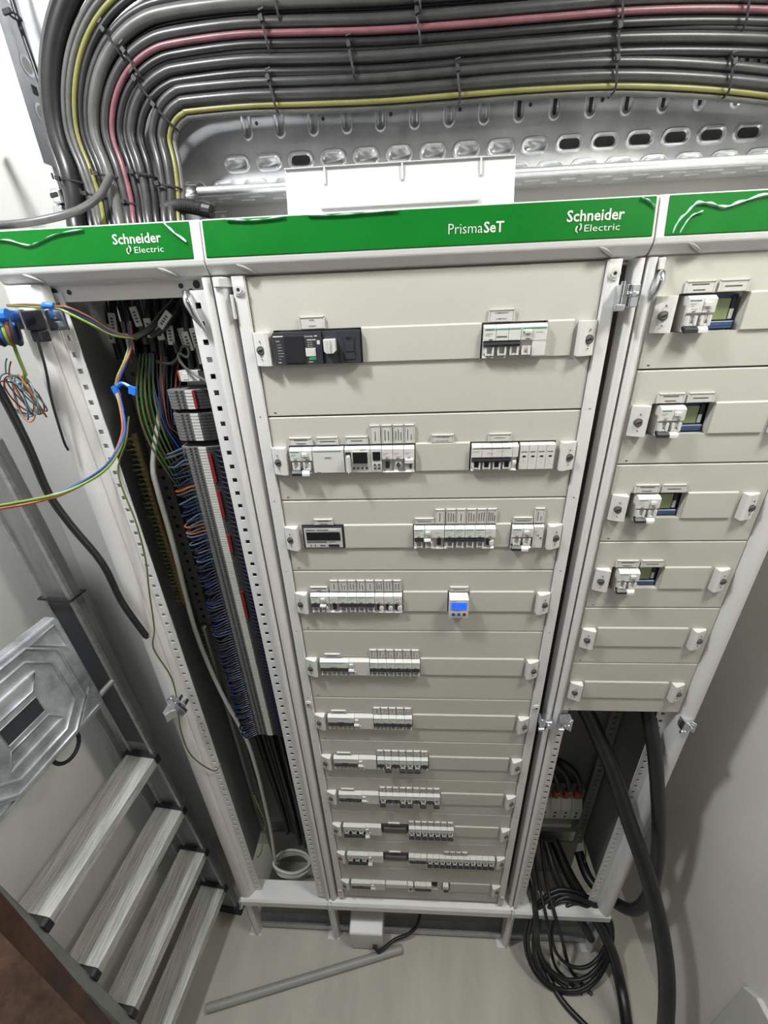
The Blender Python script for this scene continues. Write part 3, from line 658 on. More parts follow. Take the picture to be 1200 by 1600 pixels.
for i in range(6):
    p = plate(cr, .3212, .5725, RB[i], RB[i+1], RC[i], [(.3535, .4455)] if i < 4 else [(.3535, .527)], [(.4465, .527)] if i < 4 else [(.3535, .527)])
    lock(p, .3235, .3480, RC[i], True); lock(p, .535, .5600, RC[i], False)
    if i < 4:
        for a, b, ln in ((.358, .397, [.7, .5]), (.402, .440, [.7])): label_tag(p, a, b, RC[i]+.0258, RC[i]+.0405, ln)
        k = ('rside',); o = place(PROT.get(k) or rcbo(.037, .0185, False, .003), k, 0, 0, f'white two-pole breaker standing proud beside green screen, {WHICH[i]} plate of the right cabinet', 'breakers of the right cabinet', RC[i], .3625)
        x, z = .398, RC[i]
        if i == 0:
            mt = thing('panel_meter', (x, 0, z), 'recessed blue meter with green screen, topmost plate of the right cabinet', 'meter', 'meters of the right cabinet'); WO[mt.name] = Vector((0, 0, 0))
            MB().box(0, .046, .016, .05, -.0225, .0225).build('body', M_blue, mt)
            m = MB(); m.box(.002, .034, .011, .016, -.0095, .0175, 0); m.build('screen', M_lcdg, mt)
            m = MB().box(-.001, .043, .008, .016, -.0205, -.0125, 0).box(-.001, .043, .0075, .009, -.0175, -.0165, 1).box(-.001, .043, .0078, .009, -.0125, -.0115, 2); m.build('lower_strip', [M_blue, M_ink, M_white], mt)
            m = MB().box(.0365, .042, .012, .016, -.009, .004, 0).box(.0365, .042, .012, .016, .005, .019, 1); m.build('side_keys', [M_white, M_black], mt); MT = mt
        else:
            mt = copy_tree(MT); mt.location = (x, 0, z); mt['label'] = f'recessed blue meter with green screen, {WHICH[i]} plate of the right cabinet'
#@@PART2@@
# ---------------------------------------------------------------- cable tray on the back wall
YT = .272
ct = thing('cable_tray', (-.3, YT, 2.25), 'perforated galvanised cable tray on the back wall above the cabinets', 'cable tray')
m = MB().box(-.40, XR-.002, YT, YT+.002, 2.238, 2.66).box(-.655, -.40, YT, YT+.002, 2.215, ZC-.002); m.build('base_sheet', M_zinc, ct)
m = MB().box(-.372, XR-.002, .196, YT, 2.2365, 2.238); m.tube([(-.372, .196, 2.244), (XR-.002, .196, 2.244)], .0068, 10, 0, 0); m.tube([(-.372, .204, 2.240), (XR-.002, .204, 2.240)], .0035, 8, 0, 0); m.build('lower_flange', M_zincd, ct, smooth=40)
def stadium(cx, cz, L, W, y, n=6):      # long axis along x when L > 0
    r = W/2; h = L/2-r; P = []
    for k in range(n+1): a = -math.pi/2+math.pi*k/n; P.append((cx+h+r*math.cos(a), y, cz+r*math.sin(a)))
    for k in range(n+1): a = math.pi/2+math.pi*k/n; P.append((cx-h+r*math.cos(a), y, cz+r*math.sin(a)))
    return P
def pressing(L, W, rot, hole):
    m = MB(); rings = [stadium(0, 0, L, W, 0), stadium(0, 0, L-.004, W-.004, -.0030), stadium(0, 0, L-.010, W-.010, -.0030), stadium(0, 0, L-.015, W-.0135, -.0004)]
    if rot: rings = [[(p[2], p[1], p[0]) for p in R] for R in rings]
    n = len(rings[0]); base = len(m.v)
    m.v += [Vector(p) for R in rings for p in R]
    for i in range(3):
        for k in range(n): m.f.append((i*n+k, i*n+(k+1) % n, (i+1)*n+(k+1) % n, (i+1)*n+k)); m.m.append(0)
    m.f.append(tuple(range(3*n, 4*n))); m.m.append(1 if hole else 0)
    return m
PR = {}
def press(key, L, W, rot, hole, x, z, name):
    if key not in PR:
        o = pressing(L, W, rot, hole).build(name, [M_zincd, M_grey if not hole else M_dark], None, smooth=50); PR[key] = o
    else: o = PR[key].copy(); C.objects.link(o)
    o.parent = ct; o.location = Vector((x, YT-.0002, z))-worg(ct)
rr = random.Random(3)
for k in range(-2, 18):
    x = -.2644+.0583*k
    if x < -.39 or x > .74: continue
    if k >= -1: press(('a', k in (1, 9, 10, 11, 12, 13, 14)), .049, .027, False, k in (1, 9, 10, 11, 12, 13, 14), x, 2.296, 'embossed_slot')
    press(('a', False), .049, .027, False, False, x+.029-.0583, 2.262, 'embossed_slot')
    if x > -.36: press(('v', k > 6), .092, .0195, True, k > 6, x+.027, 2.373, 'embossed_rib')
for k in range(-1, 9):
    x = -.216+.1166*k
    if -.37 < x < .72: MB().cyl((x, YT, 2.377), (x, YT-.0006, 2.377), .0072, 12).build('round_hole', M_dark if k in (-1, 6) else M_zincd, ct)
    if -.37 < x < .72: MB().cyl((x+.055, YT, 2.350), (x+.055, YT-.0006, 2.350), .003, 8).build('round_hole', M_dark, ct)
for k in range(20):
    x = -.335+.0583*k
    for dx, y in ((0, .214), (-.024, .236)):
        if x+dx+.014 < XR: MB().box(x+dx-.012, x+dx+.012, y-.0015, y+.0015, 2.2352, 2.2366).build('flange_slot_glint', M_white, ct)  # white paints the light caught on the slot edges
# riser side flange with its holes
MB().box(-.642, -.640, .214, YT, 2.30, ZC-.002).build('side_flange', M_zinc, ct); MB().box(-.644, -.642, .236, YT, 2.215, 2.34).build('side_flange', M_zinc, ct)
for z, r in ((2.434, .010), (2.374, .010), (2.52, .010), (2.60, .010)):
    k = MB(); k.cyl((-.640, .247, z), (-.6394, .247, z), r, 16); k.build('flange_hole', M_wall, ct)
    k = MB(); k.ring((-.6392, .247, z), (0, 1, 0), (0, 0, 1), r, r+.004, 18); k.build('hole_rim', M_zincd, ct)
MB().box(-.640, -.6393, .242, .254, 2.398, 2.410).build('square_hole', M_dark, ct)
q = MB(); q.box(-.636, -.618, .20, .262, 2.240, 2.262); q.cyl((-.628, .225, 2.232), (-.628, .195, 2.228), .011, 10); q.build('joint_clamp', M_chrome, ct, bevel=.003)

# ---------------------------------------------------------------- cables in the tray
BX, BZ = -.36, 2.305
BUN = [   # radius x, radius z, then (radial offset, y, radius, colour)
 (.062, .055, [(.0110, .200, .0076, 'grey'), (-.0042, .197, .0074, 'grey'), (-.0155, .199, .0037, 'yellow'), (-.0215, .204, .0045, 'light'), (.002, .220, .0080, 'black')]),
 (.107, .088, [(.0135, .203, .0056, 'grey'), (.0010, .197, .0072, 'grey'), (-.0130, .199, .0064, 'dark'), (.002, .221, .0080, 'black')]),
 (.140, .118, [(.0105, .199, .0076, 'grey'), (-.0015, .196, .0044, 'pink'), (-.0125, .200, .0064, 'black'), (.002, .220, .0080, 'black')]),
 (.170, .152, [(.0125, .203, .0060, 'grey'), (-.0025, .196, .0090, 'light'), (-.0138, .207, .0050, 'dark'), (.002, .222, .0080, 'black')]),
 (.203, .192, [(.0128, .200, .0050, 'light'), (.0034, .197, .0046, 'light'), (-.0046, .198, .0038, 'yellow'), (-.0132, .201, .0050, 'dark'), (.001, .220, .0080, 'black')]),
 (.233, .230, [(.001, .200, .0150, 'black'), (.0200, .204, .0046, 'light'), (-.016, .214, .0080, 'black'), (.0275, .212, .0034, 'light')]),
]
TIER = ['lowest', 'second', 'third', 'fourth', 'fifth', 'outermost']
COLW = dict(grey='grey', dark='dark grey', light='pale grey', pink='pinkish grey', yellow='yellow-green', black='black')
def sag(x, b): return -.020*max(0, (min(x, .7)-.2)/.32)**2*(1.15 if b == 0 else .7)+.006*max(0, (-.05-x)/.2)*(1 if b else .9)*(x > -.3)+(.005*(x <= -.3))
def bundle_point(b, off, y, s):
    """s<0: along the horizontal run (x = -s...), handled by the caller"""
    pass
DROP = [-.402, -.436, -.463, -.487, -.517, -.562]
rr = random.Random(11); CABLES = []
def cable_path(b, off, y):
    ax, az, _ = BUN[b]; P = []
    wob = (.0009, -.0007, .0011, -.0009, .0007, .001)[b]
    for x in (XR-.004, .66, .54, .42, .30, .18, .06, -.06, -.18, -.27):
        if x <= BX+.06: continue
        P.append((x, y+rr.uniform(-.0005, .0005), BZ+az+off+sag(x, b)+wob*math.sin(x*9+b*2)))
    for a in (92, 108, 124, 140, 156, 172):
        t = math.radians(a); rx, rz = ax+off, az+off+.004
        P.append((BX+rx*math.cos(t)*(1.0), y, BZ+rz*math.sin(t)))
    x0 = BX-ax-off; xd = DROP[b]-off*.85; yd = .135+(y-.2)*1.2
    P += [(x0*.75+xd*.25, y*.9+yd*.1, 2.282), (x0*.35+xd*.65, y*.5+yd*.5, 2.235), (xd, yd, 2.19), (xd, yd, 2.12)]
    return P
for b, (ax, az, cs) in enumerate(BUN):
    pos = 0
    for i, (off, y, r, col) in enumerate(cs):
        P = cable_path(b, off, y)
        if b == 5 and col == 'light': P = [(p[0]-.0, p[1], p[2]) for p in P]
        back = y > .21
        xd, yd = P[-1][0], P[-1][1]
        fr = [c for c in cs if c[1] <= .21]
        if back: lab = f'{COLW[col]} cable behind the others of the {TIER[b]} bundle in the tray'
        else: lab = f'{COLW[col]} cable, {ORD[sorted([-c[0] for c in fr]).index(-off)]} from the outside of the bend in the {TIER[b]} tray bundle'
        o = MB().tube(P, r*.94, 9, 0, 5).build('power_cable', CAB[col], None, smooth=60, loc=(P[-1][0], P[-1][1], P[-1][2]))
        tag(o, lab, 'cable', 'cables of the tray bundles'); CABLES.append((b, i, o, P, r))
# cable ties round the bundles
TIEN = {}
def cable_tie(c, t, rad, half, dep, label):
    """c centre of the front row, t direction along the cables, rad radial direction"""
    c, t, rad = Vector(c), Vector(t).normalized(), Vector(rad).normalized(); yv = Vector((0, 1, 0)); m = MB(); P = []
    for k in range(16):
        a = 2*math.pi*k/16; s = lambda v: math.copysign(abs(v)**.6, v)
        P.append(c+rad*half*s(math.cos(a))+yv*(dep/2+(dep/2)*s(math.sin(a))-.0105)+t*.002*math.cos(a))
    m.tube(P, .0017, 5, 0, 0, closed=True)
    m.obox(c+rad*half*.55+yv*-.0125+t*.001, t*.0028, yv*.0026, rad*.0035); m.obox(c+rad*half*1.05+yv*-.008+t*.004, t*.004, yv*.001, rad*.001)
    o = m.build('cable_tie', M_rubber, None, loc=c); tag(o, label, 'cable tie', 'cable ties of the tray bundles')
HT = [(0, (-.225, .06, .29, .455)), (1, (-.10, .286, .505)), (2, (-.225, .0, .285, .455)), (3, (-.205, .0))]
for b, xs_ in HT:
    for i, x in enumerate(xs_):
        az = BUN[b][1]; cable_tie((x, .196, BZ+az-.002+sag(x, b)), (1, 0, .25), (-.25, 0, 1), .0225, .034, f'black cable tie on the {TIER[b]} horizontal cable bundle, {ORD[i]} from the bend')
for b, a in ((0, 135), (1, 128), (2, 122), (3, 125)):
    t = math.radians(a); ax, az = BUN[b][:2]
    cable_tie((BX+ax*math.cos(t), .194, BZ+az*math.sin(t)), (math.sin(t), 0, -math.cos(t)), (math.cos(t), 0, math.sin(t)), .0225, .034, f'black cable tie in the middle of the bend of the {TIER[b]} bundle')
for b, z, hw in ((0, 2.248, .021), (1, 2.268, .019), (2, 2.225, .012), (3, 2.268, .022), (4, 2.240, .018), (5, 2.265, .022)):
    f = max(0, min(1, (2.282-z)/.07)); x0 = BX-BUN[b][0]; x = x0+(DROP[b]-x0)*(.25+.6*f); y = .197+(-.062)*(.1+.65*f)
    cable_tie((x, y, z), (0, 0, 1), (-1, 0, .1), hw, .032, f'black cable tie on the vertical run of the {TIER[b]} bundle')
# a loose pale cable crossing in front of the riser, and the thin outer one
o = MB().tube([(-.50, .16, 2.262), (-.508, .13, 2.232), (-.528, .10, 2.210), (-.56, .075, 2.197), (-.60, .06, 2.190), (-.66, .05, 2.188)], .0055, 8).build('power_cable', CAB['light'], None, smooth=60, loc=(-.53, .1, 2.2)); tag(o, 'pale grey cable leaving sideways over the top of the open cabinet', 'cable')
o = MB().tube([(-.615, .23, 2.66), (-.618, .226, 2.50), (-.610, .222, 2.40), (-.600, .205, 2.30), (-.590, .17, 2.21), (-.575, .14, 2.10)], .0036, 7).build('power_cable', CAB['dark'], None, smooth=60, loc=(-.6, .2, 2.3)); tag(o, 'thin dark cable beside the left flange of the tray riser', 'cable')
for i, (x, z) in enumerate(((-.612, 2.475), (-.628, 2.252))):
    m = MB(); m.tube([(x+.004*math.cos(a), .212+.012*math.sin(a), z+.001*math.cos(a)) for a in [k*math.pi/5 for k in range(10)]], .0016, 5, 0, 0, closed=True); m.obox((x-.002, .2, z), (.006, 0, .001), (0, .002, 0), (0, 0, .003)); o = m.build('cable_tie', M_rubber, None, loc=(x, .21, z)); tag(o, ['black cable tie high on the left tray flange', 'black cable tie at the lower end of the left tray flange'][i], 'cable tie')
# corrugated conduit end under the tray
m = MB(); P = [(-.432, .17, 2.214), (-.41, .155, 2.216), (-.385, .145, 2.216), (-.365, .14, 2.213), (-.345, .138, 2.208)]
PP = catmull(P, 10); m.tube(PP, .010, 10, 0, 0, radii=[.0105 if k % 2 else .0085 for k in range(len(PP))]); co = m.build('corrugated_conduit', M_rubber, None, loc=(-.38, .15, 2.21), smooth=30); tag(co, 'black corrugated conduit end under the start of the tray lip', 'conduit')
q = MB(); q.cyl((-.345, .138, 2.208), (-.332, .136, 2.205), .010, 12); q.build('end_collar', CAB['dark'], co)
MB().tube([(-.335, .136, 2.205), (-.325, .134, 2.203), (-.305, .133, 2.2035)], .0008, 5).build('pull_wire', M_rubber, co)
# spare white plate standing on the cabinet roof
MB().box(-.300, .300, .07, .236, 2.168, 2.172).build('roof_panel', M_frame, cc); MB().box(-.604, -.45, .07, .10, 2.168, 2.172).build('roof_panel', M_frame, cl); MB().box(.302, .606, .07, .236, 2.168, 2.172).build('roof_panel', M_frame, cr)
t = thing('cover_plate', (-.03, .05, 2.172), 'spare white plastic plate with three short ribs, leaning on top of the middle cabinet', 'plate')
m = MB(); m.prism([(.040, 2.1745), (.0432, 2.1745), (.0555, 2.2335), (.0523, 2.2335)], 'x', -.187, .127); m.prism([(.049, 2.2325), (.060, 2.2335), (.060, 2.2352), (.049, 2.2340)], 'x', -.187, .127); m.build('sheet', M_cover, t, bevel=.0008)
for x in (-.1315, -.025, .081): MB().prism([(.0525, 2.2325), (.0490, 2.2325), (.0460, 2.214), (.0485, 2.210)], 'x', x-.0012, x+.0012).build('rib', M_cover, t)
MB().prism([(.0420, 2.184), (.0385, 2.1845), (.0385, 2.188), (.043, 2.189)], 'x', -.139, .079).build('ledge', M_cover, t, bevel=.0006)

# ---------------------------------------------------------------- inside the open wiring cabinet
def sleeve(x, y, z, d, o):
    d = Vector(d).normalized(); s = d.cross(Vector((0, 1, 0))).normalized(); c = Vector((x, y, z)); m = MB()
    m.obox(c, s*.0058, (0, .0012, 0), d*.015, 0)
    for k in (-2, -1, 0, 1): m.obox(c+d*(k*.0048+.002)+Vector((0, -.0014, 0)), s*.0022, (0, .0003, 0), d*.0013, 1)
    m.build('cable_marker', [M_mark, M_ink], o)
HC = [(-.535, 'dark'), (-.515, 'black'), (-.492, 'dark'), (-.472, 'grey'), (-.452, 'dark'), (-.436, 'black'), (-.418, 'dark'), (-.402, 'black'), (-.386, 'dark'), (-.372, 'black')]
rr = random.Random(5)
MK = [(.10, 2.045), (.085, 2.062), (.08, 2.03), (.085, 2.070), (.08, 2.052), (.08, 2.048), (.08, 2.04), (.09, 2.035), (.07, 2.03), (.07, 2.035)]
for i, (x, col) in enumerate(HC):
    y, zm = MK[i]; ze = zm-rr.uniform(.03, .07)
    P = [(x+.004, y+.022, 2.116), (x+.003, y+.018, 2.10), (x, y+.006, zm+.005), (x+rr.uniform(-.006, .006), y, ze)]
    o = MB().tube(P, .0066, 9).build('sheathed_cable', CAB[col], None, smooth=60, loc=(x, y, ze))
    sleeve(x, y-.003, zm-.012, (rr.uniform(-.15, .15), 0, 1), o)
    tag(o, f'{COLW[col]} cable with white marker hanging into the open cabinet, {ORD[i]} from its left side', 'cable', 'cables hanging into the open cabinet')
for i, (x, y, r) in enumerate([(-.565, .20, .009), (-.545, .21, .011), (-.522, .205, .010), (-.500, .195, .009), (-.478, .20, .012), (-.455, .19, .010), (-.432, .195, .010), (-.410, .175, .011), (-.388, .185, .010), (-.366, .175, .011), (-.345, .185, .010), (-.47, .165, .009), (-.40, .150, .010), (-.43, .16, .009)]):
    P = [(x, y, 2.09), (x+rr.uniform(-.01, .01), y, 1.8), (x*.8-.082+rr.uniform(-.008, .008), y, 1.4), (x*.7-.118, y-.01, .9), (x*.6-.158, y, .45), (x*.6-.158, y, .27)]
    o = MB().tube(P, r, 7, 0, 3).build('riser_cable', CAB['black'], None, smooth=60, loc=(P[-1])); tag(o, 'black cable running down the dark back of the open cabinet', 'cable', 'black cables down the back of the open cabinet')
# terminal strips
TP = .0055
tproto = None
def terminal(z, col, mi):
    global tproto
    x0 = -.437; m = MB(); y = .048
    m.prism([(x0, y+.05), (x0, y+.008), (x0+.012, y), (x0+.060, y), (x0+.092, y+.012), (x0+.098, y+.05)], 'z', -.00235, .00235, 0)
    m.box(x0+.036, x0+.050, y-.0022, y+.001, -.0022, .0022, 1); m.box(x0+.018, x0+.0225, y-.0005, y+.001, -.0014, .0014, 2); m.box(x0+.027, x0+.0315, y-.0005, y+.001, -.0014, .0014, 2); m.box(x0+.054, x0+.058, y-.0005, y+.001, -.0014, .0014, 2); m.prism([(x0+.0525, y+.02), (x0+.0525, y-.0006), (x0+.0602, y-.0006), (x0+.0926, y+.0112), (x0+.0986, y+.05), (x0+.0926, y+.05)], 'z', -.0021, .0021, 2)
    return m
def strip(zt, n, label):
    t = thing('terminal_strip', (-.39, .06, zt-n*TP), label, 'terminal strip'); first = None
    for k in range(n):
        if first is None:
            mm = terminal(0, 0, 0); mm.v = [v+worg(t) for v in mm.v]; mm.v = [Vector((v.x+.39, v.y-.06, v.z)) for v in mm.v]
            first = mm.build('terminal', [M_term, M_mark, M_dark], t); o = first
        else: o = first.copy(); C.objects.link(o)
        o.location = (0, 0, n*TP-k*TP-TP/2)
    MB().box(-.42, -.36, .098, .102, zt-n*TP-.01, zt+.01).build('mounting_rail', M_zinc, t)
    return t
s1 = strip(1.943, 6, 'short grey terminal strip with six terminals, highest in the open cabinet'); s2 = strip(1.903, 9, 'grey terminal strip of nine terminals just above the long one')
s3 = strip(1.842, 144, 'very long terminal strip with white markers and blue wire loops in open cabinet')
MB().box(-.388, -.383, .044, .05, 1.912, 1.942).build('jumper', M_red, s1)
for a, b in ((1.775, 1.83), (1.70, 1.755), (1.62, 1.66), (1.45, 1.52)): MB().box(-.3855, -.379, .0435, .05, a, b).build('jumper', M_red, s3)
for a, b in ((1.92, 1.95),): pass
dv = thing('relay_block', (-.385, .07, 1.955), 'small white relay with label above the terminal strips', 'relay')
m = MB().box(-.405, -.372, .05, .10, 1.956, 1.974, 0).box(-.400, -.390, .0492, .051, 1.959, 1.971, 1).box(-.409, -.4035, .052, .10, 1.957, 1.974, 2); m.build('body', [M_white, M_mark, M_orange], dv, bevel=.001)
t = thing('junction_module', (-.355, .07, 1.98), 'grey module behind the perforated strip near the open cabinet top', 'module'); MB().box(-.372, -.340, .06, .11, 1.982, 2.012).build('body', M_grey, t, bevel=.001)
# wire loops from the long strip
rr = random.Random(21); LCOL = ['navy', 'navy', 'blue', 'navy', 'lblue', 'navy', 'white', 'navy', 'blue', 'navy', 'orange', 'navy']
def part_of(z): return 'top third' if z > 1.57 else 'middle third' if z > 1.30 else 'bottom third'
z = 1.838; i = 0; LP = {}
while z > 1.045:
    top = z > 1.60
    col = rr.choice(['lblue', 'light', 'navy', 'dblue', 'orange', 'lblue']) if top and rr.random() < .7 else rr.choice(['navy', 'navy', 'navy', 'dblue', 'navy', 'dark'])
    L = rr.uniform(.030, .040)+(.006 if z < 1.5 else 0); key = (col, round(L, 3), rr.choice((0, 1, 2)))
    if key not in LP:
        dz = (-.004, -.010, -.016)[key[2]]
        P = [(.006, .0, 0), (-.004, -.006, .001), (-L*.6, -.012, dz*.5), (-L, -.002, dz), (-L*.9, .018, dz*1.1), (-L*.4, .036, dz*.6), (.002, .045, -.004)]
        LP[key] = MB().tube(P, .0017, 5, 0, 3).build('wire_loop', CAB[col], None, smooth=60); o = LP[key]
    else: o = LP[key].copy(); C.objects.link(o)
    o.location = (-.430, .052, z)
    cw = dict(lblue='pale blue', light='pale grey', navy='navy', dblue='dark blue', orange='orange', dark='black')[col]
    tag(o, f'{cw} wire looping out of the left side of the long terminal strip\'s {part_of(z)}', 'wire', f'{cw} wire loops at the {part_of(z)} of the long terminal strip'); z -= TP*1.35; i += 1
z = 1.836; first = None
while z > 1.045:
    if first is None:
        first = MB().tube([(-.006, -.003, 0), (.004, -.008, -.001), (.018, -.006, -.003), (.026, .004, -.003), (.026, .02, -.002)], .0017, 5, 0, 3).build('wire_loop', CAB['navy'], None, smooth=60); o = first
    else: o = first.copy(); C.objects.link(o)
    o.location = (-.366, .052, z); tag(o, f'short navy wire right of the white markers, {part_of(z)} of the long terminal strip', 'wire', f'short navy wires right of the markers, {part_of(z)}'); z -= TP*1.9
# earth bar on the left with its wires
eb = thing('earth_bar', (-.535, .08, 1.44), 'copper earth bar with green wires down the left of the open cabinet', 'earth bar')
MB().prism([(-.541, .078), (-.533, .074), (-.533, .084), (-.541, .088)], 'z', 1.46, 1.86).build('bar', M_copper, eb)
sf = None
for k in range(38):
    if sf is None:
        q = MB(); q.cyl(worg(eb), worg(eb)+Vector((0, -.004, 0)), .003, 8); sf = q.build('bar_screw', M_copper, eb); o = sf
    else: o = sf.copy(); C.objects.link(o)
    o.location = Vector((-.537, .076, 1.852-k*.0103))-worg(eb)
ef = None
for k in range(38):
    if ef is None:
        ef = MB().tube([(0, 0, 0), (-.010, -.004, -.001), (-.022, .008, -.004), (-.030, .03, -.008), (-.032, .06, -.016)], .0017, 5, 0, 3).build('earth_wire', CAB['gyd'], None, smooth=60); o = ef
    else: o = ef.copy(); C.objects.link(o)
    o.location = (-.541, .080, 1.852-k*.0103); o.rotation_euler.z = rr.uniform(-.25, .15); tag(o, 'short green and yellow earth wire entering the copper bar from the left', 'wire', 'earth wires of the copper bar')
eb2 = thing('earth_bar', (-.52, .10, .9), 'lower dull earth bar behind the white cable, lower half of the open cabinet', 'earth bar')
MB().prism([(-.530, .10), (-.520, .096), (-.520, .106), (-.530, .11)], 'z', .62, 1.37).build('bar', M_inner, eb2)
for k in range(9):
    o = ef.copy(); C.objects.link(o); o.location = (-.527, .10, 1.362-k*.0115); o.rotation_euler.z = rr.uniform(-.3, .2); tag(o, 'short green and yellow earth wire at the top of the lower bar', 'wire', 'earth wires of the lower bar')
def wire(name, P, r, col, label, cat='wire', group=None, n=6):
    o = MB().tube(P, r, n, 0, 5).build(name, CAB[col], None, smooth=60, loc=P[-1]); return tag(o, label, cat, group)
for k in range(5):
    wire('earth_wire', [(-.485+k*.006, .085, 2.00), (-.500+k*.008, .065, 1.93), (-.502+k*.009, .062, 1.86), (-.488+k*.008, .075, 1.78), (-.475+k*.006, .10, 1.70), (-.50, .14, 1.6)], .0018, ['gyd', 'green', 'gyd', 'green', 'gyd'][k], f'loose green earth wire fanning down inside the open cabinet, {ORD[k]} from the left', 'wire', 'green earth wires fanning down')
for k in range(8):
    c = ['navy', 'blue', 'navy', 'brown', 'navy', 'navy', 'brown', 'navy'][k]
    wire('core_wire', [(-.475+k*.009, .09, 2.01-.004*k), (-.474+k*.008, .07, 1.95), (-.468+k*.004, .066, 1.88), (-.452+k*.003, .075, 1.81+k*.01), (-.440, .095, 1.77-k*.035)], .0016, c, f'thin {"brown" if c == "brown" else "dark blue"} wire hanging between cable ends and terminals, {ORD[k]} from the left', 'wire', 'core wires hanging in the open cabinet')
gc = MB().tube([(-.47, .15, 2.02), (-.495, .12, 1.90), (-.519, .085, 1.80), (-.523, .08, 1.74), (-.525, .08, 1.619), (-.534, .08, 1.379), (-.516, .08, 1.174), (-.484, .08, .997), (-.478, .08, .86), (-.480, .08, .729), (-.487, .08, .53), (-.501, .08, .336), (-.498, .09, .30)], .0055, 9).build('white_cable', CAB['white'], None, smooth=60, loc=(-.5, .08, .3)); tag(gc, 'white cable hanging down the whole open cabinet beside the earth bar', 'cable')
m = MB()
P = []
for k in range(40):
    a = k*.5; P.append((-.445+.062*math.cos(a)+.004*math.sin(k*1.7), .085+.035*math.sin(a), .297+.012*math.sin(a*.5)+.0006*k))
m.tube(P, .0048, 8, 0, 2); o = m.build('cable_coil', CAB['white'], None, smooth=60, loc=(-.445, .085, .30)); tag(o, 'coil of white cable lying on the floor of the open cabinet', 'cable coil')
wire('earth_wire', [(-.515, .09, .70), (-.505, .085, .62), (-.50, .085, .56), (-.515, .075, .50), (-.525, .06, .44), (-.54, .05, .42)], .0022, 'gy', 'yellow-green wire curling near the bottom of the open cabinet')
wire('grey_wire', [(-.444, .06, 1.989), (-.42, .06, 1.985), (-.402, .06, 1.998), (-.388, .05, 2.012), (-.378, .05, 2.008), (-.384, .05, 1.995), (-.396, .048, 2.001), (-.395, .045, 1.990), (-.385, .04, 1.978), (-.366, .035, 1.966), (-.340, .02, 1.957)], .0024, 'light', 'pale grey wire making a small loop near the top terminals', 'wire')
# thick pair leaving the trio to the upper right, with markers
wire('sheathed_cable', [(-.453, .03, 2.028), (-.435, .05, 2.040), (-.418, .07, 2.062), (-.400, .09, 2.085), (-.392, .10, 2.12)], .0052, 'dark', 'dark sheathed cable curving up behind the top rail to feed the loose wires', 'cable')
o = wire('sheathed_cable', [(-.440, .055, 2.028), (-.420, .065, 2.040), (-.400, .075, 2.062), (-.384, .095, 2.09), (-.378, .11, 2.12)], .0048, 'grey', 'grey sheathed cable with marker just right of the loose wires', 'cable'); sleeve(-.412, .058, 2.052, (.75, 0, .7), o)

# ---------------------------------------------------------------- loose wires in front of the open cabinet
T1 = [(-.585, -.035, 2.080), (-.56, -.03, 2.079), (-.518, -.03, 2.075), (-.500, -.03, 2.070), (-.481, -.02, 2.056), (-.468, .0, 2.038), (-.453, .03, 2.028)]
for k, (c, w_) in enumerate((('gy', 'green-yellow'), ('blue', 'blue'), ('brown', 'brown'))):
    d = Vector((.0012*(k-1)*-0, .002*(k == 1), (k-1)*.0042)); e = [0, .2, .3, 1, 1.2, .7, .1]
    wire('loose_wire', [Vector(p)+d*e[i] for i, p in enumerate(T1)], .0019, c, f'{w_} wire bending from the blue tape under the left top rail', 'wire', 'three loose wires under the top rail')
T2 = [(-.466, .05, 2.05), (-.474, .05, 2.02), (-.480, .035, 1.995), (-.494, .015, 1.962), (-.476, -.02, 1.927), (-.458, -.06, 1.896), (-.472, -.1, 1.859), (-.514, -.13, 1.837), (-.549, -.16, 1.833), (-.60, -.20, 1.837), (-.68, -.24, 1.85), (-.80, -.31, 1.83), (-.90, -.36, 1.70), (-.93, -.37, 1.50)]
for k, (c, w_) in enumerate((('gy', 'green-yellow'), ('blue', 'blue'), ('orange', 'orange-brown'))):
    P = []
    for i, p in enumerate(T2):
        a = 2.1*k+i*.75+1.2; P.append(Vector(p)+Vector((.0022*math.cos(a), .001*math.sin(a), .0024*math.sin(a))))
    wire('loose_wire', P, .0019, c, f'{w_} wire sweeping across the front post of the open cabinet to the left', 'wire', 'three twisted wires sweeping left')
def tape(c, s, label, seed):
    r_ = random.Random(seed); m = MB(); c = Vector(c)
    m.tube([c+Vector((-s, 0, 0)), c+Vector((-s*.3, -s*.15, s*.1)), c+Vector((s*.4, 0, 0)), c+Vector((s, .1*s, 0))], s*.5, 9, 0, 3)
    for k in range(4):
        d = Vector((r_.uniform(-1, 1), r_.uniform(-.6, 0), r_.uniform(-1, .8)))*s; m.obox(c+d*.7, d*.45, (0, s*.06, 0), Vector((-d.z, 0, d.x))*.35)
    o = m.build('blue_tape', M_bluetape, None, loc=c, smooth=40); tag(o, label, 'tape')
tape((-.528, -.030, 2.0775), .008, 'small strip of blue tape holding loose wires under the left top rail', 1)
tape((-.592, -.052, 2.068), .017, 'large crumpled blue tape around the wire bunch at the left frame edge', 2)
m = MB(); m.obox((-.492, .004, 1.951), (.004, -.001, .002), (0, .003, 0), (-.002, 0, .009)); m.obox((-.464, .004, 1.952), (.005, 0, -.002), (0, .003, 0), (.002, 0, .006)); m.tube([(-.490, .006, 1.958), (-.480, .008, 1.963), (-.466, .006, 1.956)], .003, 6); o = m.build('blue_tape', M_bluetape, None, loc=(-.478, .005, 1.955)); tag(o, 'folded blue tape with two loose ends where the twisted wires leave', 'tape')
bw = thing('wire_bunch', (-.60, -.05, 2.04), 'bunch of folded brown, blue and yellow wires under the large blue tape', 'wire bunch')
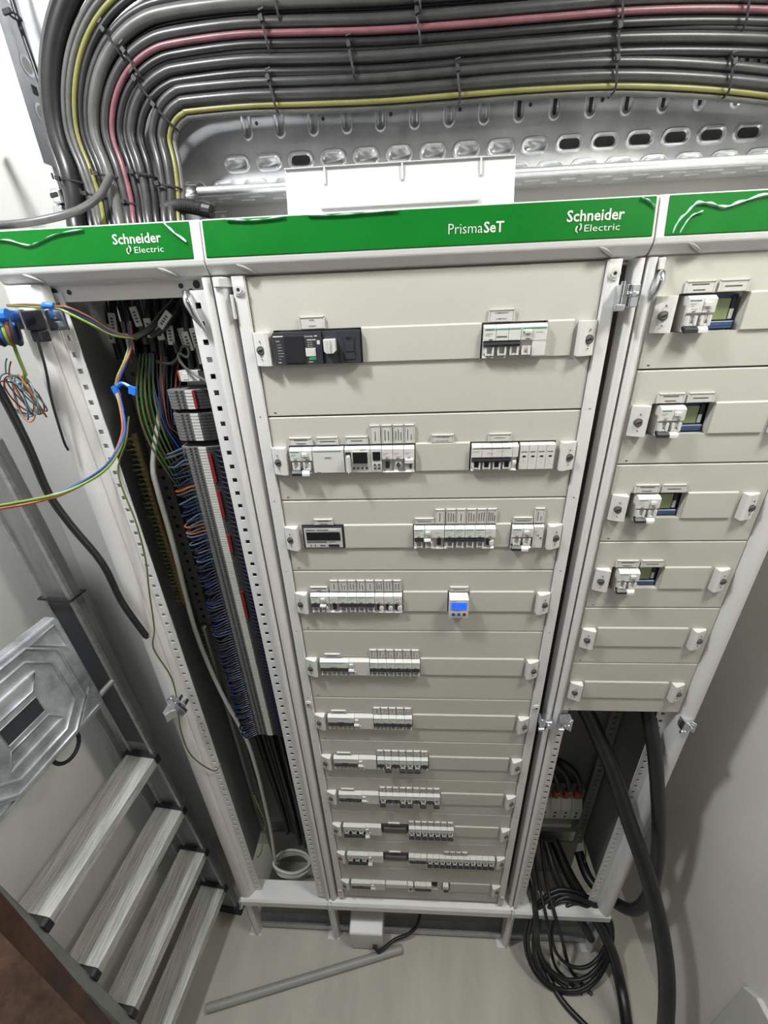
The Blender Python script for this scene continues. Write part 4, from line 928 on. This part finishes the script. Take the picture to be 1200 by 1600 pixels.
for k, c in enumerate(('brown', 'brown', 'navy', 'blue', 'gy', 'brown', 'navy')):
    x = -.612+k*.0062; MB().tube([(x, -.050, 2.066), (x+.002, -.056, 2.046), (x+.001, -.052, 2.030+.003*(k % 2)), (x-.001, -.044, 2.034), (x, -.042, 2.058)], .0026, 6).build('wire', CAB[c], bw, smooth=60)
MB().tube([(-.588, -.046, 2.036), (-.594, -.04, 2.010), (-.598, -.035, 1.985)], .0024, 6).build('wire', CAB['gy'], bw, smooth=60)
wc = thing('wire_coil', (-.62, -.03, 1.955), 'hanging coil of thin teal, orange and brown wires at the left frame edge', 'wire coil')
rr = random.Random(8)
for k in range(11):
    c = ['teal', 'orange', 'teal', 'brown', 'lblue', 'orange', 'teal', 'brown', 'teal', 'orange', 'teal'][k]; P = []
    cx, cz = -.618+rr.uniform(-.008, .008)+(k-5)*.0014, 1.953+rr.uniform(-.004, .004); rx = rr.uniform(.010, .020); rz = rr.uniform(.026, .034)
    for j in range(12):
        a = 2*math.pi*j/12; P.append((cx+rx*math.cos(a)+.3*rz*math.sin(a)*-.45, -.03+.012*math.cos(a+k), cz+rz*math.sin(a)))
    m = MB(); Q = catmull(P+[P[0]], 2); m.tube(Q[:-1], .0012, 5, 0, 0, closed=True)
    if k in (0, 3): m.tube([P[3], (P[3][0]+.006, -.03, P[3][2]+.014), (P[3][0]+.012, -.03, P[3][2]+.022)], .0011, 5)
    m.build('wire', CAB[c], wc, smooth=60)
MB().tube([(-.598, -.036, 1.988), (-.606, -.034, 1.976), (-.612, -.03, 1.965)], .0024, 6).build('wire', CAB['gy'], wc, smooth=60)
o = MB().tube([(-.75, .24, 2.36), (-.70, .12, 2.32), (-.665, -.01, 2.21), (-.640, -.06, 2.10), (-.633, -.06, 2.014), (-.633, -.05, 1.948), (-.628, -.05, 1.876), (-.628, -.05, 1.798), (-.612, -.05, 1.736), (-.582, -.05, 1.656), (-.574, -.05, 1.569), (-.551, -.05, 1.482)], .0062, 9).build('black_cable', CAB['black'], None, smooth=60, loc=(-.551, -.05, 1.482)); tag(o, 'black cable hanging free in front of the left post, cut end low', 'cable')
q = MB(); q.cyl((-.5512, -.05, 1.4825), (-.5495, -.05, 1.4775), .0042, 10); q.build('cut_core', CAB['grey'], o)
wire('hinge_cord', [(-.570, -.022, 2.032), (-.573, -.024, 1.99), (-.581, -.026, 1.942), (-.588, -.024, 1.880), (-.590, -.020, 1.862)], .0019, 'black', 'thin black cord hanging from the upper hinge along the left post', 'cord')
wire('earth_wire', [(-.515, .05, 1.90), (-.521, .03, 1.86), (-.540, .01, 1.807), (-.527, -.004, 1.714), (-.530, -.008, 1.636), (-.541, -.012, 1.568), (-.556, -.016, 1.470), (-.572, -.018, 1.417), (-.556, -.018, 1.332), (-.562, -.020, 1.249), (-.575, -.024, 1.16), (-.572, -.024, 1.064), (-.544, -.004, .973), (-.535, .02, .968)], .0016, 'gyd', 'thin yellow-green wire dangling down along the left post past the lower hinge')

# ---------------------------------------------------------------- right cabinet: interior and hanging cables
def hcable(name, P, r, col, label, n=12): 
    o = MB().tube(P, r, n, 0, 6).build(name, CAB[col], None, smooth=60, loc=P[-1]); return tag(o, label, 'cable')
hcable('thick_cable', [(.375, .12, 1.40), (.394, .09, 1.192), (.436, .065, 1.09), (.485, .025, .985), (.535, -.035, .843), (.561, -.085, .77), (.583, -.125, .695), (.601, -.16, .62), (.622, -.20, .506), (.632, -.24, .38), (.645, -.275, .21), (.658, -.30, .075), (.668, -.34, .026), (.676, -.45, .022)], .0195, 'black', 'thickest black cable slanting out under the right cabinet plates towards the floor')
hcable('thick_cable', [(.520, .12, 1.40), (.532, .04, 1.20), (.549, -.01, 1.09), (.590, -.035, .902), (.627, -.045, .717), (.652, -.045, .529), (.646, -.03, .385), (.605, .02, .325), (.565, .075, .315), (.55, .14, .34)], .0165, 'black', 'thick black cable hanging straight down and turning back into the right cabinet')
hcable('thick_cable', [(.47, .16, .36), (.505, .07, .320), (.575, .0, .235), (.630, -.04, .12), (.652, -.075, .045), (.650, -.13, .0195), (.628, -.21, .0185), (.590, -.32, .0185)], .0175, 'dark', 'dark grey cable from the cabinet bottom running along the floor by the right wall')
hcable('thick_cable', [(.44, .16, .36), (.455, .08, .325), (.495, .03, .262), (.540, .0, .19), (.570, -.015, .135)], .013, 'grey', 'short grey cable stub sticking out over the right cabinet sill', 10)
hcable('floor_cable', [(.355, .10, .36), (.368, .03, .335), (.372, -.03, .25), (.385, -.035, .12), (.415, -.04, .03), (.432, -.08, .012), (.460, -.13, .010), (.515, -.18, .010), (.60, -.24, .010)], .0095, 'black', 'black cable dropping from the right cabinet and lying across the floor', 10)
for i, (dx, r) in enumerate(((.0, .006), (.025, .005), (.05, .006))):
    hcable('floor_cable', [(.362+dx, .14, .42), (.366+dx, .06, .34), (.372+dx*1.2, -.03, .285), (.380+dx*1.6, -.04, .19), (.392+dx*1.8, -.050, .10), (.412+dx*1.8, -.060, .035), (.445+dx*1.6, -.075, .010), (.50+dx*1.2, -.11, .008)], r, 'black', f'thin black cable hanging over the right sill, {ORD[i]} from the left', 8)
ck = thing('cable_coil', (.48, -.04, .01), 'loose coil of black cable hanging over the right sill onto the floor', 'cable coil')
LOOP = [(.357, .0, .27), (.346, -.035, .15), (.375, -.075, .055), (.440, -.105, .014), (.520, -.105, .012), (.590, -.075, .035), (.632, -.035, .10), (.625, .0, .22), (.560, .025, .30), (.45, .035, .33)]
cen = sum((Vector(p) for p in LOOP), Vector())/len(LOOP)
for k, (s, d, r) in enumerate(((1.0, (0, 0, .0), .0062), (.93, (-.002, -.006, .012), .0055), (.80, (.010, .0, .024), .0062), (.62, (.03, .006, .035), .0055), (.88, (.006, -.012, -.004), .005))):
    P = [cen+(Vector(p)-cen)*s+Vector(d) for p in LOOP]; P = [Vector((p.x, p.y, max(p.z, r+.003))) for p in P]
    Q = catmull(P+[P[0]], 4); MB().tube(Q[:-1], r, 8, 0, 0, closed=True).build('cable_loop', CAB['black'], ck, smooth=60)
tb = thing('terminal_block', (.46, .18, .55), 'grey four-part terminal block with orange boots inside the right cabinet', 'terminal block')
for k in range(4):
    x = .395+k*.0335; m = MB().prism([(.215, .50), (.165, .50), (.150, .515), (.150, .565), (.165, .600), (.215, .600)], 'x', x+.0006, x+.0329)
    for z in (.528, .548): m.box(x+.013, x+.0205, .149, .152, z-.0035, z+.0035, 1)
    m.build('terminal', [M_grey, M_dark], tb)
    MB().tube([(x+.017, .175, .60), (x+.016, .168, .622), (x+.012, .160, .655)], .011, 9).build('boot', M_orange, tb, smooth=60)
    MB().tube([(x+.012, .160, .655), (x+.004, .150, .70), (x-.022, .150, .765), (x-.062, .165, .79), (x-.085, .19, .76)], .0085, 8).build('cable_tail', CAB['black'], tb, smooth=60)
MB().box(.37, .56, .21, .232, .53, .57).build('mounting_rail', M_zinc, tb)
t = thing('cross_rail', (.44, .18, .40), 'dull grey mounting rail low inside the right cabinet', 'rail'); MB().box(.36, .52, .17, .20, .425, .445).build('rail', M_grey, t); MB().box(.36, .52, .20, .234, .40, .485).build('plate', M_char, t)
wire('earth_wire', [(.525, .15, .485), (.548, .135, .43), (.560, .12, .38), (.560, .105, .335)], .0026, 'gy', 'single green-yellow wire at the back of the right cabinet bottom')

# ---------------------------------------------------------------- floor: tube and box
o = MB(); o.tube([(-.702, -.192, .0125), (-.38, -.108, .0125), (-.064, -.025, .0125)], .0125, 16, 0, 0); tb_ = o.build('plastic_tube', M_pvc, None, smooth=40, loc=(-.38, -.11, 0)); tag(tb_, 'grey plastic tube lying on the floor before the middle cabinet', 'tube')
for p, q_ in (((-.702, -.192, .0125), (-.7022, -.1921, .0125)), ((-.064, -.025, .0125), (-.0637, -.0249, .0125))):
    k = MB(); k.cyl(p, q_, .0105, 14); k.build('bore', M_dark, tb_)
jb = thing('junction_box', (-.18, .01, 0), 'pale grey plastic box under the middle cabinet with a black cable', 'junction box')
MB().prism([(-.028, .004), (-.034, .135), (.045, .150), (.075, .146), (.075, .004)], 'x', -.243, -.128).build('body', M_frame, jb, bevel=.005)
MB().cyl((-.158, -.028, .045), (-.158, -.038, .045), .008, 12).build('gland', M_rubber, jb)
MB().tube([(-.158, -.036, .045), (-.140, -.042, .036), (-.09, -.008, .030), (-.04, .006, .040), (-.005, .03, .062), (.01, .09, .10)], .0055, 8).build('cord', CAB['black'], jb, smooth=60)
# ---------------------------------------------------------------- stepladder by the left wall
U = Vector((-.103, -.995, 0)).normalized(); N = Vector((.995, -.103, 0)).normalized(); LEAN = -.062
def LP_(u, n, z): return Vector((-.6774+LEAN*z, .050, z))+U*u+N*n
ld = thing('stepladder', (-.72, -.12, 0), 'folded aluminium stepladder with four treads leaning by the left wall', 'ladder')
def lprism(name, uu, nn, z0, z1, mt, parent, bevel=0., label=None):
    m = MB(); vs = [LP_(u, n, z) for z in (z0, z1) for u, n in ((uu[0], nn[0]), (uu[1], nn[0]), (uu[1], nn[1]), (uu[0], nn[1]))]
    m.add(vs, [(0, 1, 2, 3), (4, 5, 6, 7), (0, 1, 5, 4), (1, 2, 6, 5), (2, 3, 7, 6), (3, 0, 4, 7)]); return m.build(name, mt, parent, bevel=bevel, label=label)
lprism('rail', (-.026, -.002), (-.078, -.004), .03, 1.86, M_rail, ld, .003); lprism('rail', (.367, .391), (-.078, -.004), .03, 1.86, M_rail, ld, .003)
lprism('rail_lip', (-.004, .006), (-.012, -.002), .2, 1.86, M_alu, ld, .001); lprism('rail_lip', (-.004, .004), (-.082, -.074), .2, 1.86, M_alu, ld, .001)
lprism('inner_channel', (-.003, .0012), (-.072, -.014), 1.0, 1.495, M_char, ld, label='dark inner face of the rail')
lprism('rear_leg', (.0, .022), (-.135, -.100), .03, 1.28, M_rail, ld, .003); lprism('rear_leg', (.343, .365), (-.135, -.100), .03, 1.28, M_rail, ld, .003)
for u in (-.03, .363): lprism('foot', (u, u+.033), (-.086, .004), 0, .05, M_rubber, ld, .004)
for u in (-.003, .340): lprism('foot', (u, u+.028), (-.138, -.096), 0, .04, M_rubber, ld, .004)
m = MB(); m.tube([LP_(u, n, 1.497) for u, n in ((-.030, .0), (.010, .0), (.010, -.082), (-.030, -.082))], .0032, 6, 0, 0, closed=True); m.build('strap', M_rubber, ld)
for zt in (.22, .46, .70, .95):
    m = MB(); c0 = [(0, zt), (-.006, zt+.0015), (-.086, zt+.0015), (-.09, zt-.002), (-.09, zt-.022), (-.084, zt-.022), (-.084, zt-.004), (-.008, zt-.005), (-.006, zt-.027), (0, zt-.027)]
    vs = [LP_(u, n-LEAN*0, z) for u in (.006, .360) for n, z in c0]; k = len(c0)
    m.add(vs, [tuple(range(k)), tuple(range(2*k-1, k-1, -1))]+[(i, (i+1) % k, k+(i+1) % k, k+i) for i in range(k)])
    tr_ = m.build('tread', M_tread, ld)
    m = MB()
    for j in range(9):
        n = -.010-j*.0085; m.add([LP_(u, nn, zt+.0015+h) for u in (.008, .358) for nn, h in ((n, 0), (n-.0013, .0005), (n-.0026, 0))], [(0, 1, 4, 3), (1, 2, 5, 4), (0, 2, 5, 3), (0, 1, 2), (3, 4, 5)])
    m.build('groove_ridges', M_tread, tr_, kind='stuff')
    for u0, u1 in ((-.004, .012), (.354, .370)):
        m = MB(); c1 = [(.004, zt+.006), (-.004, zt+.008), (-.092, zt+.008), (-.094, zt-.024), (.004, zt-.022)]; vs = [LP_(u, n, z) for u in (u0, u1) for n, z in c1]; k = 5
        m.add(vs, [tuple(range(k)), tuple(range(2*k-1, k-1, -1))]+[(i, (i+1) % k, k+(i+1) % k, k+i) for i in range(k)]); m.build('tread_bracket', M_rubber, tr_, bevel=.002)
# folded-up platform with embossed panel
def PP_(u, n, z): return Vector((-.745+LEAN*(z-1.24), -.012, z))+U*u+N*n
Z0, Z1, UW = 1.238, 1.502, .300
pm = MB(); prof = [(.006, Z0), (UW-.006, Z0), (UW, Z0+.008), (UW, Z1-.008), (UW-.006, Z1), (.006, Z1), (0, Z1-.008), (0, Z0+.008)]
vs = [PP_(u, n, z) for n in (0, -.026) for u, z in prof]; k = 8
pm.add(vs, [tuple(range(k)), tuple(range(2*k-1, k-1, -1))]+[(i, (i+1) % k, k+(i+1) % k, k+i) for i in range(k)])
pf = pm.build('platform', M_plat, ld, bevel=.004)
uc, zc = UW/2, (Z0+Z1)/2
def emb(name, pts, r=.0035, closed=True):
    MB().tube([PP_(u, .001, z) for u, z in pts], r, 6, 0, 0, closed=closed).build(name, M_plat, pf, smooth=60)
for s, q in ((.118, .050), (.096, .042)):
    emb('embossed_rib', [(uc-s, zc-s+q), (uc-s+q, zc-s), (uc+s-q, zc-s), (uc+s, zc-s+q), (uc+s, zc+s-q), (uc+s-q, zc+s), (uc-s+q, zc+s), (uc-s, zc+s-q)])
for a in (-1, 1):
    for b in (-1, 1):
        e, f = uc+a*(UW/2-.016), zc+b*(.132-.014); emb('embossed_triangle', [(e, f), (e-a*.056, f), (e, f-b*.056)], .003)
    emb('embossed_trapezoid', [(uc-.060, zc+a*.066), (uc+.060, zc+a*.066), (uc+.040, zc+a*.034), (uc-.040, zc+a*.034)], .003)
m = MB(); m.add([PP_(u, n, z) for n in (.0, .0022) for u, z in ((uc-.038, zc-.019), (uc+.038, zc-.019), (uc+.038, zc+.019), (uc-.038, zc+.019))], [(0, 1, 2, 3), (4, 5, 6, 7), (0, 1, 5, 4), (1, 2, 6, 5), (2, 3, 7, 6), (3, 0, 4, 7)])
m.build('name_plate', M_char, pf, label='dark recessed name plate')
m = MB(); m.tube([PP_(u, .002, z) for u, z in ((uc-.039, zc-.020), (uc+.039, zc-.020), (uc+.039, zc+.020), (uc-.039, zc+.020))], .0015, 6, 0, 0, closed=True); m.build('plate_rim', M_alu, pf)
m = MB(); m.cyl(PP_(.0, -.012, Z0+.018), PP_(-.045, -.012, Z0+.018), .007, 12); m.build('pivot_rod', M_alu, ld, smooth=40)
m = MB(); m.tube([PP_(.110+.032*math.cos(a), -.008, Z0-.002-.036*math.sin(a)) for a in [math.pi*k/10 for k in range(11)]], .0042, 8, 0, 0); m.build('carry_ring', M_rubber, ld, smooth=60)
# ---------------------------------------------------------------- brown board in the near left corner
bd = thing('wooden_board', (-.63, -.44, 0), 'scuffed dark brown wooden board leaning at the near left corner', 'board')
E0, E1 = Vector((-.70, -.375, .02)), Vector((-.60, -.405, 1.55)); WD = Vector((-.42, -.90, 0)).normalized(); TD = Vector((-.90, .42, 0)).normalized()
m = MB(); vs = [e+WD*a+TD*b for e in (E0, E1) for a, b in ((0, 0), (.16, 0), (.16, .03), (0, .03))]; m.add(vs, [(0, 1, 2, 3), (4, 5, 6, 7), (0, 1, 5, 4), (1, 2, 6, 5), (2, 3, 7, 6), (3, 0, 4, 7)]); m.build('plank', M_wood, bd, bevel=.003)
m = MB(); vs = [E0.lerp(E1, t)+WD*a+TD*b for t, a0, a1 in ((.02, .024, .13), (.93, .024, .13)) for a, b in ((a0, -.0008), (a1, -.0008), (a1, .001), (a0, .001))]; m.add(vs, [(0, 1, 2, 3), (4, 5, 6, 7), (0, 1, 5, 4), (1, 2, 6, 5), (2, 3, 7, 6), (3, 0, 4, 7)]); m.build('worn_panel', M_woodp, bd)
